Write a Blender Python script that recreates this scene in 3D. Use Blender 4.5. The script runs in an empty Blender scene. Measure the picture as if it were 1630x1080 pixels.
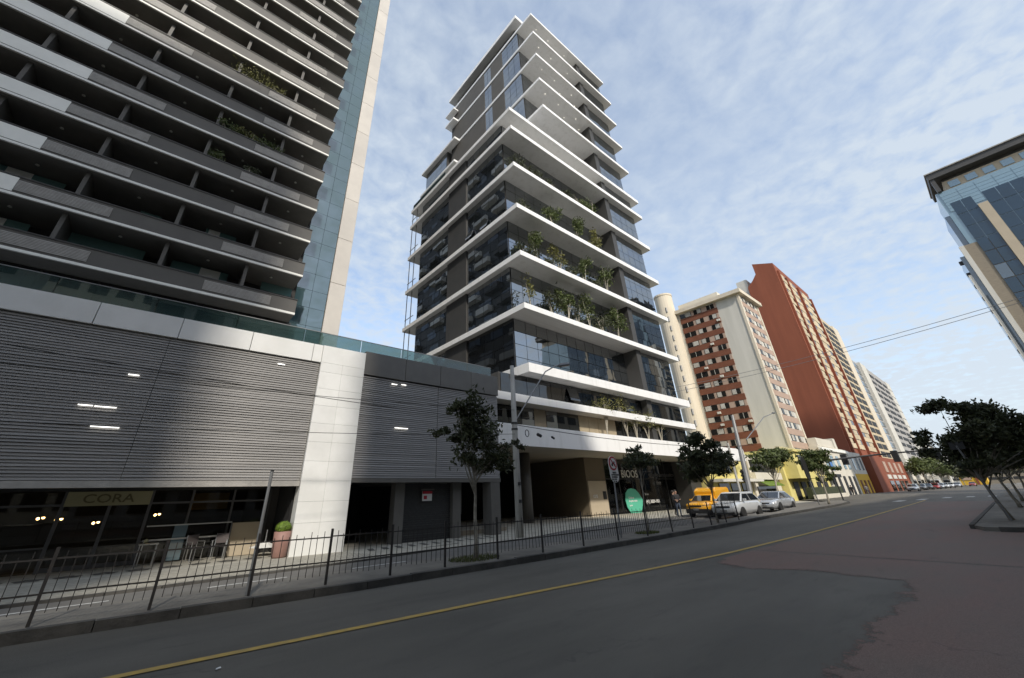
import bpy, bmesh, math, random
from mathutils import Matrix, Vector, noise as mnoise
R = math.radians
S = bpy.context.scene
COL = S.collection

# ------------------------------------------------------------------ camera
F, CX, CY, HC = 619.85, 780.41, 482.59, 1.55           # calibrated on a 1630 x 1080 picture
YAW, PITCH, ROLL = .6958, .4631, -.0330
_f = Vector((math.cos(PITCH)*math.sin(YAW), math.cos(PITCH)*math.cos(YAW), math.sin(PITCH)))
_r = Vector((math.cos(YAW), -math.sin(YAW), 0)); _u = _r.cross(_f)
CR = math.cos(ROLL)*_r + math.sin(ROLL)*_u; CU = -math.sin(ROLL)*_r + math.cos(ROLL)*_u
cd = bpy.data.cameras.new('camera'); cam = bpy.data.objects.new('camera', cd); COL.objects.link(cam)
cd.sensor_width = 36; cd.lens = 36*F/1630; cd.shift_x = (815-CX)/1630; cd.shift_y = (CY-540)/1630
cd.clip_start = .05; cd.clip_end = 4000
cam.matrix_world = Matrix(((CR.x, CU.x, -_f.x, 0), (CR.y, CU.y, -_f.y, 0), (CR.z, CU.z, -_f.z, HC), (0, 0, 0, 1)))
S.camera = cam
def ray(px, py): return CR*(px-CX) - CU*(py-CY) + _f*F
def at(px, py, Y):                                      # the point of the place behind a picture point, on the plane y = Y
    d = ray(px, py); t = Y/d.y; return Vector((d.x*t, Y, HC+d.z*t))
def gnd(px, py, z=0.):
    d = ray(px, py); t = (z-HC)/d.z; return Vector((d.x*t, d.y*t, z))

# ------------------------------------------------------------------ sky, sun, exposure
SUN = Vector((-.28, -.72, .62)).normalized()
w = bpy.data.worlds.new('World'); S.world = w; w.use_nodes = True
nt = w.node_tree; nt.nodes.clear(); N = nt.nodes.new; L = nt.links.new
sky = N('ShaderNodeTexSky'); sky.sky_type = 'NISHITA'; sky.sun_disc = False
sky.sun_elevation = math.asin(SUN.z); sky.sun_rotation = math.atan2(SUN.x, SUN.y)
sky.air_density = 1.0; sky.dust_density = 1.4; sky.ozone_density = .55
def mth(op, a=None, b=None):
    n = N('ShaderNodeMath'); n.operation = op
    for i, v in enumerate((a, b)):
        if v is None: continue
        if isinstance(v, (int, float)): n.inputs[i].default_value = v
        else: L(v, n.inputs[i])
    return n.outputs[0]
tc = N('ShaderNodeTexCoord'); sx = N('ShaderNodeSeparateXYZ'); L(tc.outputs['Generated'], sx.inputs[0])
zz = mth('ADD', mth('MAXIMUM', sx.outputs[2], 0.0), .14)
cb = N('ShaderNodeCombineXYZ'); L(mth('DIVIDE', sx.outputs[0], zz), cb.inputs[0]); L(mth('DIVIDE', sx.outputs[1], zz), cb.inputs[1])
n1 = N('ShaderNodeTexNoise'); n1.inputs['Scale'].default_value = 15; n1.inputs['Detail'].default_value = 5; n1.inputs['Roughness'].default_value = .55; n1.inputs['Distortion'].default_value = .25
n2 = N('ShaderNodeTexNoise'); n2.inputs['Scale'].default_value = 1.1; n2.inputs['Detail'].default_value = 4
L(cb.outputs[0], n1.inputs['Vector']); L(cb.outputs[0], n2.inputs['Vector'])
n3 = N('ShaderNodeTexNoise'); n3.inputs['Scale'].default_value = .55; n3.inputs['Detail'].default_value = 3; L(cb.outputs[0], n3.inputs['Vector'])
msk = N('ShaderNodeMapRange'); L(n3.outputs[0], msk.inputs[0]); msk.inputs[1].default_value = .36; msk.inputs[2].default_value = .62; msk.inputs[3].default_value = .35; msk.inputs[4].default_value = 1.5
mot = mth('MULTIPLY', mth('SUBTRACT', n1.outputs[0], .5), msk.outputs[0])
cl = mth('ADD', mth('MULTIPLY', mot, 1.05), mth('MULTIPLY', n2.outputs[0], .9))
rp = N('ShaderNodeMapRange'); L(cl, rp.inputs[0]); rp.inputs[1].default_value = .22; rp.inputs[2].default_value = .68
rp.inputs[3].default_value = .30; rp.inputs[4].default_value = .90
hz = N('ShaderNodeMapRange'); L(sx.outputs[2], hz.inputs[0]); hz.inputs[1].default_value = .0; hz.inputs[2].default_value = .42; hz.inputs[3].default_value = .45; hz.inputs[4].default_value = 0
fac = mth('MINIMUM', mth('ADD', rp.outputs[0], hz.outputs[0]), .93)
mx = N('ShaderNodeMix'); mx.data_type = 'RGBA'; L(fac, mx.inputs[0]); L(sky.outputs[0], mx.inputs[6]); mx.inputs[7].default_value = (2.55, 2.86, 3.20, 1)
bg = N('ShaderNodeBackground'); bg.inputs[1].default_value = .15; L(mx.outputs[2], bg.inputs[0])
ow = N('ShaderNodeOutputWorld'); L(bg.outputs[0], ow.inputs[0])
sd = bpy.data.lights.new('sun', 'SUN'); sd.energy = 2.1; sd.angle = R(2.6); sd.color = (1, .93, .82)
so = bpy.data.objects.new('sun', sd); COL.objects.link(so); so.rotation_euler = SUN.to_track_quat('Z', 'Y').to_euler()
so.location = (0, 0, 120)
S.view_settings.view_transform = 'Standard'; S.view_settings.look = 'None'; S.view_settings.gamma = 1
S.view_settings.exposure = 0.85; S.view_settings.use_curve_mapping = False
S.render.engine = 'CYCLES'; S.cycles.max_bounces = 6; S.cycles.transparent_max_bounces = 12
S.cycles.caustics_reflective = False; S.cycles.caustics_refractive = False

# ------------------------------------------------------------------ materials
MATS = {}
def mat(name, c, c2=None, scale=3., rough=.7, metal=0., bump=0., bscale=40., ior=1.5, vary=0., emit=None, estr=0., stretch=(1, 1, 1), detail=5, mid=(.35, .65), trans=0.):
    if name in MATS: return MATS[name]
    m = bpy.data.materials.new(name); m.use_nodes = True; t = m.node_tree; b = t.nodes['Principled BSDF']
    n = t.nodes.new; l = t.links.new
    b.inputs['Roughness'].default_value = rough; b.inputs['Metallic'].default_value = metal; b.inputs['IOR'].default_value = ior
    b.inputs['Base Color'].default_value = (*c, 1)
    g = n('ShaderNodeNewGeometry'); mp = n('ShaderNodeMapping'); mp.inputs['Scale'].default_value = stretch; l(g.outputs['Position'], mp.inputs[0])
    col = None
    if c2 is not None:
        no = n('ShaderNodeTexNoise'); no.inputs['Scale'].default_value = scale; no.inputs['Detail'].default_value = detail; no.inputs['Roughness'].default_value = .62
        l(mp.outputs[0], no.inputs['Vector'])
        r = n('ShaderNodeMapRange'); r.inputs[1].default_value = mid[0]; r.inputs[2].default_value = mid[1]; l(no.outputs[0], r.inputs[0])
        x = n('ShaderNodeMix'); x.data_type = 'RGBA'; l(r.outputs[0], x.inputs[0]); x.inputs[6].default_value = (*c, 1); x.inputs[7].default_value = (*c2, 1)
        col = x.outputs[2]
    if vary:
        oi = n('ShaderNodeObjectInfo'); hs = n('ShaderNodeHueSaturation')
        r = n('ShaderNodeMapRange'); r.inputs[3].default_value = 1-vary; r.inputs[4].default_value = 1+vary; l(oi.outputs['Random'], r.inputs[0]); l(r.outputs[0], hs.inputs['Value'])
        if col is not None: l(col, hs.inputs['Color'])
        else: hs.inputs['Color'].default_value = (*c, 1)
        col = hs.outputs[0]
    if col is not None: l(col, b.inputs['Base Color'])
    if bump:
        nb = n('ShaderNodeTexNoise'); nb.inputs['Scale'].default_value = bscale; nb.inputs['Detail'].default_value = 4; l(mp.outputs[0], nb.inputs['Vector'])
        bp = n('ShaderNodeBump'); bp.inputs['Strength'].default_value = bump; bp.inputs['Distance'].default_value = .02; l(nb.outputs[0], bp.inputs['Height']); l(bp.outputs[0], b.inputs['Normal'])
    if emit: b.inputs['Emission Color'].default_value = (*emit, 1); b.inputs['Emission Strength'].default_value = estr
    if trans: b.inputs['Subsurface Weight'].default_value = 0; b.inputs['Transmission Weight'].default_value = 0
    MATS[name] = m; return m
def glassmat(name, tint, ior, clear=.0, ccol=(.8, .85, .85), wob=.0, rough=.015):
    """coated glass: a dark body (or a clear pane) under a mirror-like skin"""
    m = bpy.data.materials.new(name); m.use_nodes = True; t = m.node_tree; n = t.nodes.new; l = t.links.new
    t.nodes.clear(); out = n('ShaderNodeOutputMaterial')
    fr = n('ShaderNodeFresnel'); fr.inputs[0].default_value = ior
    gl = n('ShaderNodeBsdfGlossy'); gl.inputs['Roughness'].default_value = rough; gl.inputs[0].default_value = (*[min(1, .86+.14*v/max(tint)) for v in tint], 1)
    df = n('ShaderNodeBsdfDiffuse'); df.inputs[0].default_value = (*tint, 1); base = df.outputs[0]
    if clear:
        tr = n('ShaderNodeBsdfTransparent'); tr.inputs[0].default_value = (*ccol, 1)
        a = n('ShaderNodeMixShader'); a.inputs[0].default_value = clear; l(df.outputs[0], a.inputs[1]); l(tr.outputs[0], a.inputs[2]); base = a.outputs[0]
    if wob:
        g = n('ShaderNodeNewGeometry'); nb = n('ShaderNodeTexNoise'); nb.inputs['Scale'].default_value = .9; nb.inputs['Detail'].default_value = 1; l(g.outputs['Position'], nb.inputs['Vector'])
        bp = n('ShaderNodeBump'); bp.inputs['Strength'].default_value = wob; bp.inputs['Distance'].default_value = .03; l(nb.outputs[0], bp.inputs['Height'])
        l(bp.outputs[0], fr.inputs['Normal']); l(bp.outputs[0], gl.inputs['Normal'])
    x = n('ShaderNodeMixShader'); l(fr.outputs[0], x.inputs[0]); l(base, x.inputs[1]); l(gl.outputs[0], x.inputs[2]); l(x.outputs[0], out.inputs[0])
    MATS[name] = m; return m
def asphalt(name, c1, c2, stain, wear=False):
    m = bpy.data.materials.new(name); m.use_nodes = True; t = m.node_tree; b = t.nodes['Principled BSDF']; n = t.nodes.new; l = t.links.new
    b.inputs['Roughness'].default_value = .72; g = n('ShaderNodeNewGeometry')
    def noise(sc, st=(1, 1, 1), det=5, rough=.6):
        mp = n('ShaderNodeMapping'); mp.inputs['Scale'].default_value = st; l(g.outputs['Position'], mp.inputs[0])
        q = n('ShaderNodeTexNoise'); q.inputs['Scale'].default_value = sc; q.inputs['Detail'].default_value = det; q.inputs['Roughness'].default_value = rough; l(mp.outputs[0], q.inputs['Vector']); return q.outputs[0]
    def rng_(v, a, b_, c=0., d=1.):
        q = n('ShaderNodeMapRange'); l(v, q.inputs[0]); q.inputs[1].default_value = a; q.inputs[2].default_value = b_; q.inputs[3].default_value = c; q.inputs[4].default_value = d; return q.outputs[0]
    def mix(f, a, b_, mode='MIX'):
        q = n('ShaderNodeMix'); q.data_type = 'RGBA'; q.blend_type = mode
        if isinstance(f, float): q.inputs[0].default_value = f
        else: l(f, q.inputs[0])
        for i, v in ((6, a), (7, b_)):
            if isinstance(v, tuple): q.inputs[i].default_value = (*v, 1)
            else: l(v, q.inputs[i])
        return q.outputs[2]
    col = mix(rng_(noise(.5, (.4, 1.3, 1)), .36, .64), c1, c2)                      # broad worn bands along the street
    col = mix(rng_(noise(1.7, (.35, 1.6, 1), 6, .7), .56, .70, 0, .55), col, stain)  # oil and tyre stains
    sp = noise(95, (1, 1, 1), 3, .75); col = mix(1., col, mix(rng_(sp, .30, .72), (.50, .50, .50), (1.55, 1.52, 1.48)), 'MULTIPLY')   # aggregate
    vo = n('ShaderNodeTexVoronoi'); vo.feature = 'DISTANCE_TO_EDGE'; vo.inputs['Scale'].default_value = .42
    wp = n('ShaderNodeMapping'); l(g.outputs['Position'], wp.inputs[0]); av = n('ShaderNodeVectorMath'); av.operation = 'ADD'; nz = n('ShaderNodeTexNoise'); nz.inputs['Scale'].default_value = 2.2; nz.inputs['Detail'].default_value = 4; l(g.outputs['Position'], nz.inputs['Vector']); l(wp.outputs[0], av.inputs[0]); l(nz.outputs[1], av.inputs[1]); l(av.outputs[0], vo.inputs['Vector'])
    crack = rng_(vo.outputs[0], .004, .014, 1, 0); cm = n('ShaderNodeMath'); cm.operation = 'MULTIPLY'; l(crack, cm.inputs[0]); l(rng_(noise(.23), .55, .64, 0, .6), cm.inputs[1])
    col = mix(cm.outputs[0], col, (.02, .02, .02)); l(col, b.inputs['Base Color'])
    bp = n('ShaderNodeBump'); bp.inputs['Strength'].default_value = .45; bp.inputs['Distance'].default_value = .015; l(sp, bp.inputs['Height']); l(bp.outputs[0], b.inputs['Normal'])
    if wear:                                              # the coat wears off raggedly towards its rim
        at_ = n('ShaderNodeAttribute'); at_.attribute_name = 'rim'; ad = n('ShaderNodeMath'); ad.operation = 'ADD'; l(at_.outputs['Fac'], ad.inputs[0]); l(rng_(noise(2.6, (1, 1, 1), 9, .85), .3, .7, -.30, .30), ad.inputs[1])
        tr = n('ShaderNodeBsdfTransparent'); x = n('ShaderNodeMixShader'); l(rng_(ad.outputs[0], -.02, .03), x.inputs[0]); l(tr.outputs[0], x.inputs[1]); l(b.outputs[0], x.inputs[2]); l(x.outputs[0], t.nodes['Material Output'].inputs[0])
    MATS[name] = m
asphalt('asphalt', (.078, .074, .064), (.120, .113, .098), (.052, .050, .045))
asphalt('red_asphalt', (.158, .096, .080), (.136, .103, .087), (.098, .082, .071))
asphalt('red_asphalt_worn', (.158, .096, .080), (.136, .103, .087), (.098, .082, .071), wear=True)
mat('asphalt_lane', (.105, .10, .093), (.145, .14, .13), scale=.8, rough=.88, bump=.3, bscale=60)
mat('paint_yellow', (.50, .33, .07), (.36, .25, .09), scale=6, rough=.75, bump=.2)
mat('paint_white', (.55, .55, .53), (.36, .36, .35), scale=5, rough=.75)
mat('kerb', (.045, .043, .04), (.085, .08, .073), scale=2.5, rough=.9, bump=.5, bscale=25, vary=.12)
mat('island', (.12, .112, .10), (.19, .178, .155), scale=1.3, rough=.92, bump=.5, bscale=30)
mat('pavement', (.31, .295, .25), (.44, .415, .35), scale=1.6, rough=.9, bump=.4, bscale=26)
mat('pave_dark', (.06, .058, .052), (.10, .095, .085), scale=3, rough=.9)
mat('soil', (.10, .085, .06), (.14, .12, .08), scale=.2, rough=.95)
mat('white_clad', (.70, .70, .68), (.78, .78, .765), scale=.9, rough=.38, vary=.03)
mat('slab_white', (.72, .72, .70), (.82, .82, .81), scale=1.1, rough=.6, bump=.05, bscale=8, stretch=(1.6, 1.6, .35), mid=(.28, .5))
mat('slab_plank', (.48, .475, .455), (.56, .55, .53), scale=.8, rough=.62, stretch=(.25, 5, 1))
mat('grey_clad', (.122, .116, .106), (.14, .134, .123), scale=1.4, rough=.45, vary=.06)
mat('dark_clad', (.047, .046, .044), (.058, .056, .053), scale=.9, rough=.55)
mat('concrete', (.30, .295, .28), (.38, .37, .35), scale=1.8, rough=.85, bump=.2)
mat('louvre', (.20, .193, .186), (.29, .28, .27), scale=1.7, rough=.45, stretch=(.12, 1, 6), mid=(.3, .7))
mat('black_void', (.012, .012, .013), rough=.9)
mat('dark_metal', (.035, .036, .038), (.05, .05, .05), scale=8, rough=.5, metal=.2)
mat('fence_metal', (.022, .022, .024), (.035, .03, .028), scale=12, rough=.55, metal=.2)
mat('grey_frame', (.13, .13, .135), rough=.4, metal=.5)
mat('parapet', (.082, .077, .069), (.10, .094, .084), scale=.7, rough=.6, bump=.05, bscale=10)
mat('parapet_edge', (.045, .043, .041), rough=.5)
mat('white_paint', (.80, .79, .73), (.86, .85, .79), scale=1.2, rough=.6)
mat('louvre_light', (.34, .325, .30), (.42, .40, .37), scale=3, rough=.5)
mat('soffit_dark', (.21, .20, .182), (.25, .24, .22), scale=1, rough=.8)
mat('beige_stone', (.50, .47, .43), (.57, .535, .485), scale=.5, rough=.6, vary=.04)
mat('taupe_wall', (.085, .078, .067), (.10, .092, .079), scale=.7, rough=.7)
mat('tan_wall_shaded', (.15, .122, .085), (.17, .14, .098), scale=.7, rough=.75)  # tan darkened to carry the shade under the overhang
mat('tan_light', (.42, .355, .26), (.46, .39, .29), scale=.6, rough=.7)
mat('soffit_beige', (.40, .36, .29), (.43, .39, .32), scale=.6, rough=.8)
mat('brown_band', (.16, .055, .028), (.19, .068, .036), scale=.6, rough=.8)
mat('cream_wall', (.60, .535, .42), (.69, .62, .50), scale=.6, rough=.85, stretch=(1, 1, .12))
mat('offwhite_wall', (.54, .525, .47), (.63, .61, .55), scale=.6, rough=.85, stretch=(1, 1, .12))
mat('pink_panel', (.40, .29, .225), (.45, .33, .26), scale=.8, rough=.85)
mat('red_wall', (.215, .062, .031), (.265, .080, .040), scale=.5, rough=.85, stretch=(.9, .9, .10))
mat('sand_panel', (.52, .43, .28), (.60, .51, .36), scale=.5, rough=.8, vary=.10)
mat('yellow_wall', (.62, .54, .18), (.68, .60, .24), scale=.6, rough=.85)
mat('mustard', (.62, .38, .03), (.66, .42, .05), scale=.6, rough=.8)
mat('pale_wall', (.60, .56, .47), (.66, .62, .53), scale=.5, rough=.85)
mat('grey_wall', (.34, .33, .315), (.39, .38, .365), scale=.3, rough=.85)
mat('roof_tile', (.20, .09, .06), (.26, .12, .08), scale=4, rough=.9)
mat('curtain', (.50, .48, .43), (.42, .40, .36), scale=1.5, rough=.9, vary=.15)
mat('curtain_tan', (.30, .25, .17), (.35, .29, .20), scale=1.5, rough=.9)
mat('brick_tan', (.23, .195, .15), (.28, .24, .18), scale=1.5, rough=.85, stretch=(1, 1, 6))
mat('bark', (.19, .17, .135), (.31, .285, .235), scale=9, rough=.95, bump=.6, bscale=30)
mat('bark_pale', (.34, .31, .25), (.42, .39, .32), scale=9, rough=.95)
mat('leaf_dark', (.040, .049, .021), (.072, .082, .036), scale=3, rough=.55)
mat('leaf_mid', (.062, .088, .024), (.105, .13, .04), scale=3, rough=.55)
mat('leaf_olive', (.13, .135, .035), (.19, .18, .06), scale=3, rough=.6)
mat('leaf_bright', (.12, .19, .02), (.17, .25, .04), scale=6, rough=.6)
mat('grass', (.075, .095, .03), (.12, .125, .05), scale=5, rough=.9)
mat('pot_pink', (.27, .15, .125), (.31, .18, .15), scale=4, rough=.6)
mat('sign_cream', (.40, .37, .22), (.43, .40, .25), scale=2, rough=.7)
mat('sign_letter', (.17, .145, .075), rough=.6)
mat('sign_teal', (.10, .47, .32), rough=.5)
mat('sign_white', (.72, .72, .70), rough=.5)
mat('sign_red', (.42, .02, .04), rough=.5)
mat('sign_black', (.015, .015, .015), rough=.6)
mat('sign_blue', (.06, .20, .50), rough=.5)
mat('lamp_warm', (1, .75, .4), emit=(1, .62, .25), estr=9)
mat('lamp_white', (1, 1, 1), emit=(1, .97, .9), estr=1.6)
mat('downlight', (1, 1, 1), emit=(1, .9, .75), estr=.9)
mat('warm_wall', (.34, .24, .09), (.40, .29, .12), scale=2, rough=.8)
mat('van_yellow', (.75, .36, .012), rough=.32, ior=1.6)
mat('car_silver', (.50, .52, .55), rough=.25, metal=.45)
mat('car_white', (.60, .62, .64), rough=.28, metal=.2)
mat('car_red', (.30, .03, .03), rough=.3)
mat('car_dark', (.03, .032, .036), rough=.3)
mat('rubber', (.018, .018, .018), rough=.85)
mat('rim', (.50, .50, .50), rough=.4, metal=.2)
mat('trim_black', (.02, .02, .021), rough=.6)
mat('headlight', (.75, .76, .78), rough=.12, ior=1.6)
mat('skin', (.42, .26, .19), rough=.6)
mat('hair', (.02, .016, .012), rough=.7)
mat('cloth_black', (.016, .016, .018), (.026, .026, .028), scale=15, rough=.9)
mat('cloth_denim', (.05, .07, .11), (.07, .09, .13), scale=15, rough=.9)
mat('cloth_grey', (.18, .18, .18), rough=.9)
mat('chair_frame', (.55, .55, .54), rough=.3, metal=.8)
mat('chair_seat', (.10, .085, .085), rough=.8)
mat('tile_slot', (.03, .03, .03), rough=.9)
mat('pole_concrete', (.36, .35, .325), (.46, .45, .42), scale=3, rough=.9, bump=.15, stretch=(1, 1, .3))
mat('steel', (.24, .245, .25), rough=.5, metal=.5)
glassmat('glass_tower', (.010, .013, .016), 3.9, wob=.10)
glassmat('glass_dark', (.008, .009, .010), 1.75, wob=.06)
glassmat('glass_blue', (.045, .085, .095), 2.3, wob=.12)
glassmat('glass_window', (.02, .019, .018), 1.4)
glassmat('glass_shop', (.01, .01, .01), 1.45, clear=.93, ccol=(.80, .80, .76))
glassmat('glass_rail', (.05, .085, .082), 1.75, clear=.55, ccol=(.62, .80, .78), wob=.10)
glassmat('glass_far', (.05, .075, .10), 2.2)
glassmat('glass_car', (.012, .013, .014), 1.9)
glassmat('glass_teal_reflection', (.15, .27, .26), 1.9)  # pale body colour paints in the sky mirrored by the lower windows
glassmat('glass_pale', (.16, .25, .30), 2.2)

glassmat('glass_navy', (.022, .042, .066), 1.65, wob=.08)
def leafmat(name):
    m = MATS[name]; t = m.node_tree; n = t.nodes.new; l = t.links.new; b = t.nodes['Principled BSDF']; out = t.nodes['Material Output']
    tr = n('ShaderNodeBsdfTranslucent'); x = n('ShaderNodeMixShader'); x.inputs[0].default_value = .28; src = b.inputs['Base Color'].links[0].from_socket
    g = n('ShaderNodeNewGeometry'); hs = n('ShaderNodeHueSaturation'); r = n('ShaderNodeMapRange'); l(g.outputs['Random Per Island'], r.inputs[0]); r.inputs[3].default_value = .55; r.inputs[4].default_value = 1.5
    l(src, hs.inputs['Color']); l(r.outputs[0], hs.inputs['Value']); l(hs.outputs[0], b.inputs['Base Color']); l(hs.outputs[0], tr.inputs[0]); l(b.outputs[0], x.inputs[1]); l(tr.outputs[0], x.inputs[2]); l(x.outputs[0], out.inputs[0])
for k_ in ('leaf_dark', 'leaf_mid', 'leaf_olive', 'leaf_bright', 'grass'): leafmat(k_)
for k_ in ('van_yellow', 'car_silver', 'car_white', 'car_red', 'car_dark'): MATS[k_].node_tree.nodes['Principled BSDF'].inputs['Coat Weight'].default_value = 1.0
def cobble():                                             # small stone setts laid in slanting rows
    m = mat('cobble', (.30, .285, .24), (.46, .43, .36), scale=5, rough=.9, bump=.4, bscale=30); t = m.node_tree; n = t.nodes.new; l = t.links.new; b = t.nodes['Principled BSDF']
    g = n('ShaderNodeNewGeometry'); mp = n('ShaderNodeMapping'); mp.inputs['Rotation'].default_value = (0, 0, R(38)); l(g.outputs['Position'], mp.inputs[0])
    wv = n('ShaderNodeTexWave'); wv.inputs['Scale'].default_value = 1.7; wv.inputs['Distortion'].default_value = 1.2; l(mp.outputs[0], wv.inputs['Vector'])
    r = n('ShaderNodeMapRange'); r.inputs[1].default_value = .10; r.inputs[2].default_value = .42; r.inputs[3].default_value = .45; r.inputs[4].default_value = 1; l(wv.outputs[1], r.inputs[0])
    src = b.inputs['Base Color'].links[0].from_socket; x = n('ShaderNodeMix'); x.data_type = 'RGBA'; x.blend_type = 'MULTIPLY'; x.inputs[0].default_value = 1; l(src, x.inputs[6]); l(r.outputs[0], x.inputs[7]); l(x.outputs[2], b.inputs['Base Color'])
cobble()
# ------------------------------------------------------------------ builders
class MB:
    def __init__(s): s.v = []; s.f = []; s.mi = []
    def add(s, vs, fs, mi=0):
        o = len(s.v); s.v += [tuple(p) for p in vs]; s.f += [tuple(i+o for i in f) for f in fs]; s.mi += [mi]*len(fs); return s
    def box(s, x0, x1, y0, y1, z0, z1, mi=0):
        return s.add([(x0, y0, z0), (x1, y0, z0), (x1, y1, z0), (x0, y1, z0), (x0, y0, z1), (x1, y0, z1), (x1, y1, z1), (x0, y1, z1)],
                     [(3, 2, 1, 0), (4, 5, 6, 7), (0, 1, 5, 4), (1, 2, 6, 5), (2, 3, 7, 6), (3, 0, 4, 7)], mi)
    def prism(s, poly, z0, z1, mi=0):                    # horizontal outline, counter-clockwise
        n = len(poly); g0 = (lambda p: z0(*p)) if callable(z0) else (lambda p: z0); g1 = (lambda p: z1(*p)) if callable(z1) else (lambda p: z1)
        vs = [(p[0], p[1], g0(p)) for p in poly]+[(p[0], p[1], g1(p)) for p in poly]
        return s.add(vs, [tuple(reversed(range(n))), tuple(range(n, 2*n))]+[(i, (i+1) % n, n+(i+1) % n, n+i) for i in range(n)], mi)
    def sheet(s, poly, z, mi=0): return s.add([(p[0], p[1], z(*p) if callable(z) else z) for p in poly], [tuple(range(len(poly)))], mi)
    def tube(s, pts, rads, n=8, mi=0, cap=True):
        pts = [Vector(p) for p in pts]; o = len(s.v)
        if isinstance(rads, (int, float)): rads = [rads]*len(pts)
        up = Vector((0, 0, 1)); a = None
        for i, p in enumerate(pts):
            d = (pts[min(i+1, len(pts)-1)]-pts[max(i-1, 0)]).normalized()
            if a is None: a = d.orthogonal().normalized()
            a = (a-d*a.dot(d)).normalized(); b = d.cross(a)
            for k in range(n):
                t = 2*math.pi*k/n; s.v.append(tuple(p+(a*math.cos(t)+b*math.sin(t))*rads[i]))
        for i in range(len(pts)-1):
            for k in range(n):
                s.f.append((o+i*n+k, o+i*n+(k+1) % n, o+(i+1)*n+(k+1) % n, o+(i+1)*n+k)); s.mi.append(mi)
        if cap:
            s.f.append(tuple(o+k for k in reversed(range(n)))); s.mi.append(mi)
            s.f.append(tuple(o+(len(pts)-1)*n+k for k in range(n))); s.mi.append(mi)
        return s
    def lathe(s, c, prof, n=16, mi=0):
        return s.tube([(c[0], c[1], c[2]+z) for r, z in prof], [r for r, z in prof], n, mi)
    def ball(s, c, r, n=10, mi=0, sq=1.):
        k = 7; return s.lathe(c, [(max(.001, r*math.sin(math.pi*i/k)), -r*sq*math.cos(math.pi*i/k)) for i in range(k+1)], n, mi)
    def mesh(s, name, mats, smooth=False):
        me = bpy.data.meshes.new(name); me.from_pydata(s.v, [], s.f); me.update()
        for m in (mats if isinstance(mats, (list, tuple)) else [mats]): me.materials.append(MATS[m] if isinstance(m, str) else m)
        if max(s.mi, default=0): me.polygons.foreach_set('material_index', s.mi)
        if smooth: me.polygons.foreach_set('use_smooth', [True]*len(me.polygons))
        return me
    def build(s, name, mats, parent=None, smooth=False, bevel=0, stuff=False):
        o = bpy.data.objects.new(name, s.mesh(name, mats, smooth)); COL.objects.link(o)
        if parent is not None:
            o.parent = parent; pl = parent
            off = Vector((0, 0, 0))
            while pl is not None: off += pl.location; pl = pl.parent
            if not parent.get('local'): o.location = -off
        if bevel:
            md = o.modifiers.new('bevel', 'BEVEL'); md.width = bevel; md.segments = 2; md.limit_method = 'ANGLE'
        if stuff: o['kind'] = 'stuff'
        return o
def tag(o, label, cat, group=None):
    o['label'] = label; o['category'] = cat
    if group: o['group'] = group
    return o
def thing(name, label, cat, loc=(0, 0, 0), group=None, rz=0, local=False):
    o = bpy.data.objects.new(name, None); COL.objects.link(o); o.location = loc; o.rotation_euler = (0, 0, rz); o.empty_display_size = .2
    if local: o['local'] = 1
    return tag(o, label, cat, group)
def struct(mb, name, mats, **k):
    o = mb.build(name, mats, **k); o['kind'] = 'structure'; return o
UNIT = {}
def piece(name, m, parent, c, d, rot=None):              # one box-shaped piece out of shared mesh data
    if m not in UNIT:
        UNIT[m] = MB().box(-.5, .5, -.5, .5, -.5, .5).mesh('unit_'+m, m)
    o = bpy.data.objects.new(name, UNIT[m]); COL.objects.link(o); o.parent = parent
    off = Vector((0, 0, 0)); pl = parent
    while pl is not None: off += Vector(pl.location); pl = pl.parent
    o.location = Vector(c) - off if not parent.get('local') else Vector(c)
    o.scale = d
    if rot: o.rotation_euler = rot
    return o
def pbox(name, m, parent, x0, x1, y0, y1, z0, z1):
    return MB().box(x0, x1, y0, y1, z0, z1).build(name, m, parent)
def textmesh(txt, size, depth=.02, font_bold=0.):
    cu = bpy.data.curves.new('txt', 'FONT'); cu.body = txt; cu.size = size; cu.extrude = depth/2; cu.align_x = 'LEFT'; cu.offset = font_bold; cu.resolution_u = 3
    o = bpy.data.objects.new('txt', cu); COL.objects.link(o)
    dg = bpy.context.evaluated_depsgraph_get(); me = bpy.data.meshes.new_from_object(o.evaluated_get(dg)); bpy.data.objects.remove(o)
    return me
def text(name, txt, size, m, parent, loc, rot, sx=1., bold=0., depth=.02):
    me = textmesh(txt, size, depth, bold); me.materials.clear(); me.materials.append(MATS[m])
    o = bpy.data.objects.new(name, me); COL.objects.link(o)
    if parent is not None:
        o.parent = parent; off = Vector((0, 0, 0)); pl = parent
        while pl is not None: off += Vector(pl.location); pl = pl.parent
        loc = Vector(loc)-off if not parent.get('local') else Vector(loc)
    o.location = loc; o.rotation_euler = rot; o.scale = (sx, 1, 1); return o
FRONT = (R(90), 0, 0)                                    # lettering that faces the street (-y)
def lerp(pts, x):
    for (a, b), (c, d) in zip(pts, pts[1:]):
        if x <= c: return b+(d-b)*max(0, min(1, (x-a)/(c-a)))
    return pts[-1][1]
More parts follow.
